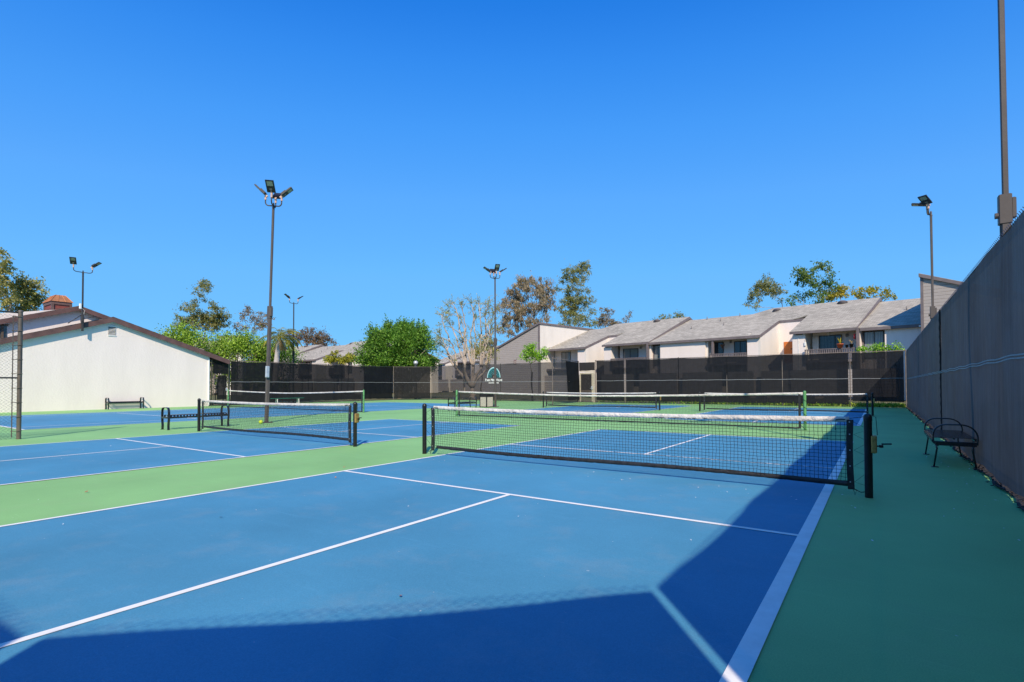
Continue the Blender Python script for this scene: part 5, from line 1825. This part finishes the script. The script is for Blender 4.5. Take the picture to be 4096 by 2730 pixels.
# palm
rr = random.Random(8)
pb = Vector((-34.1, 15.28, 0))
pm = empty('palm_tree', tuple(pb), 0, 'small palm with a pale trunk and drooping straw fronds behind the four-lamp pole', 'palm')
t = MB(); top = Vector((.05, .25, 5.05))
t.tube([Vector((0, -.12, -.1)), Vector((0, -.08, 1.5)), Vector((.02, 0, 3.0)), Vector((.04, .15, 4.3)), top], [.24, .215, .20, .17, .13], 14)
for k in range(16):
    z = .3 + .26 * k
    t.lathe((.01 + .001 * k, -.1 + .015 * k, z), [(.228 - .004 * k, 0), (.236 - .004 * k, .02), (.226 - .004 * k, .04)], 14)
t.build('trunk', 'palm_bark', pm, True)
g = MB(); s_ = MB()
for k in range(34):
    az = rr.uniform(0, 2 * PI)
    dead = k > 26
    el = rr.uniform(-1.2, -.5) if dead else rr.uniform(.0, 1.25)
    Lf = rr.uniform(.9, 1.3) if dead else rr.uniform(1.4, 1.9)
    h = Vector((math.cos(az), math.sin(az), 0))
    pts = []
    for i in range(13):
        f_ = i / 12
        bend = el - f_ * (1.5 if not dead else .5)
        pts.append((pts[-1] if pts else top + Vector((0, 0, .05))) + (h * math.cos(bend) + Vector((0, 0, math.sin(bend)))) * Lf / 12)
    mb_ = s_ if dead else g
    mb_.tube(pts, [.018 * (1 - .8 * i / 12) for i in range(13)], 4, cap=False)
    side = Vector((-h.y, h.x, 0))
    for i in range(2, 13):
        for sg in (-1, 1):
            for hh in (0, .5):
                p = pts[i - 1].lerp(pts[i], hh)
                tdir = (pts[i] - pts[i - 1]).normalized()
                d = (side * sg * .8 + tdir * .7 + Vector((0, 0, -.35))).normalized()
                mb_.leaf(p, d, d.cross(Vector((0, 0, 1))).normalized(), .42 * math.sin(PI * (i / 14 + .08)) + .1, .045)
g.build('crown', 'lf_palm', pm); s_.build('dead_frond', 'lf_straw', pm)

# bare pruned tree with thick pale limbs
rr = random.Random(12)
base = Vector((-28.16, 31.56, 0))
cg = empty('pruned_tree', tuple(base), 0, 'nearly bare pruned tree with thick pale forked limbs behind the sheer fence', 'tree')
t = MB(); m = MB()
def spray(tip, d0, n):
    for k in range(n):
        d = (d0 * .8 + rvec(rr)).normalized()
        q = tip + d * rr.uniform(.35, .9)
        pth = limb_path(rr, tip, q, .15, 4)
        t.tube(pth, [.014, .011, .009, .007, .004], 4, cap=False)
        for i in range(1, 5):
            for z in range(4):
                dd = (rvec(rr) + d * .5).normalized()
                m.leaf(pth[i] + rvec(rr) * .04, dd, dd.cross(rvec(rr)).normalized(), .15 * rr.uniform(.6, 1.3), .05)
def limb(a, b, r, lvl):
    a = Vector(a); b = Vector(b)
    p = limb_path(rr, a, b, .22, 8)
    e_ = .5 if lvl < 2 else .35
    t.tube(p, [r * (1 - (1 - e_) * i / 8) * (1 + .22 * math.sin(i * 2.6 + a.x * 5)) for i in range(9)], 8)
    if lvl == 0 and r < .2:
        for i in (3, 5, 7):
            dd = ((p[i] - p[i - 1]).normalized() + rvec(rr) * .9).normalized()
            q = p[i] + dd * rr.uniform(.3, 1.1)
            t.tube(limb_path(rr, p[i], q, .18, 4), [r * .5, r * .42, r * .36, r * .3, r * .22], 6)
            spray(q, dd, 3)
    d = (p[8] - p[6]).normalized()
    if lvl == 0:
        return p
    spray(p[8], d, 9)
    for i in (4, 6, 7):
        if rr.random() < .8:
            dd = (d + rvec(rr) * .9 + Vector((0, 0, .3))).normalized()
            q = p[i] + dd * rr.uniform(.5, 1.2)
            pp = limb_path(rr, p[i], q, .15, 5)
            t.tube(pp, [r * .45, r * .38, r * .32, r * .26, r * .22, r * .15], 6)
            spray(q, dd, 4)
    return p
o0 = Vector((0, 0, 0))
limb(o0 + V(0, 0, -.1), V(0, 0, 1.3), .34, 0)
U = Vector((.755, .656, 0))      # sideways direction across the crown
D_ = Vector((-.656, .755, 0))
forks = [(-1.5, .3, 2.9), (-.7, -.6, 3.2), (.1, .5, 3.1), (.9, -.3, 3.0), (1.5, .4, 2.8)]
tips = [[(-3.1, 0, 6.3), (-2.9, .5, 8.0), (-3.0, -.3, 5.2)], [(-1.9, -.8, 9.0), (-2.3, .6, 7.4), (-1.1, -.4, 7.6)], [(-1.0, .8, 9.1), (-.1, .6, 9.2), (.3, 1.0, 7.9)],
        [(.6, -.7, 9.0), (1.2, .2, 8.0), (1.4, -.9, 6.9)], [(1.5, .6, 8.9), (2.0, -.2, 8.1), (2.0, .5, 6.6), (1.9, .1, 5.2)]]
for fk, tps in zip(forks, tips):
    f_ = U * fk[0] + D_ * fk[1] + V(0, 0, fk[2])
    limb(V(0, 0, 1.15), f_, .21, 0)
    for tp in tps:
        q = U * tp[0] + D_ * tp[1] + V(0, 0, tp[2])
        mid = f_.lerp(q, .55) + rvec(rr) * .2
        limb(f_, mid, .105, 0)
        limb(mid, q, .066, 1)
t.build('trunk', 'bark_pale', cg, True); m.build('crown', 'lf_coral', cg)

# creeper on the back fence below the right balcony
rr = random.Random(14)
o = (3.0, 28.75, 0)
cv = empty('climbing_vine', o, 0, 'yellow-green creeper spilling over the black fence beside the potted balcony', 'vine')
m = MB(); t = MB()
for k in range(26):
    x = 2.55 + 2.0 * rr.random()
    tip = Vector((x, 28.68 + rr.uniform(-.12, .2), 3.12 + rr.uniform(.05, .42) * (.6 + .5 * math.sin(x * 3.1) ** 2)))
    p = limb_path(rr, (x + rr.uniform(-.3, .3), 28.8, 0), tip, .03, 6)
    t.tube(p, .008, 4, cap=False)
    for q in range(34):
        pp = tip + Vector((rr.gauss(0, .13), rr.gauss(0, .1), rr.gauss(-.06, .09)))
        d = (rvec(rr) + V(0, -.3, .1)).normalized()
        m.leaf(pp, d, d.cross(rvec(rr)).normalized(), .11 * rr.uniform(.6, 1.2), .08)
t.build('stem', 'bark_grey', cv, False, o); m.build('foliage', 'lf_lime', cv, False, o)
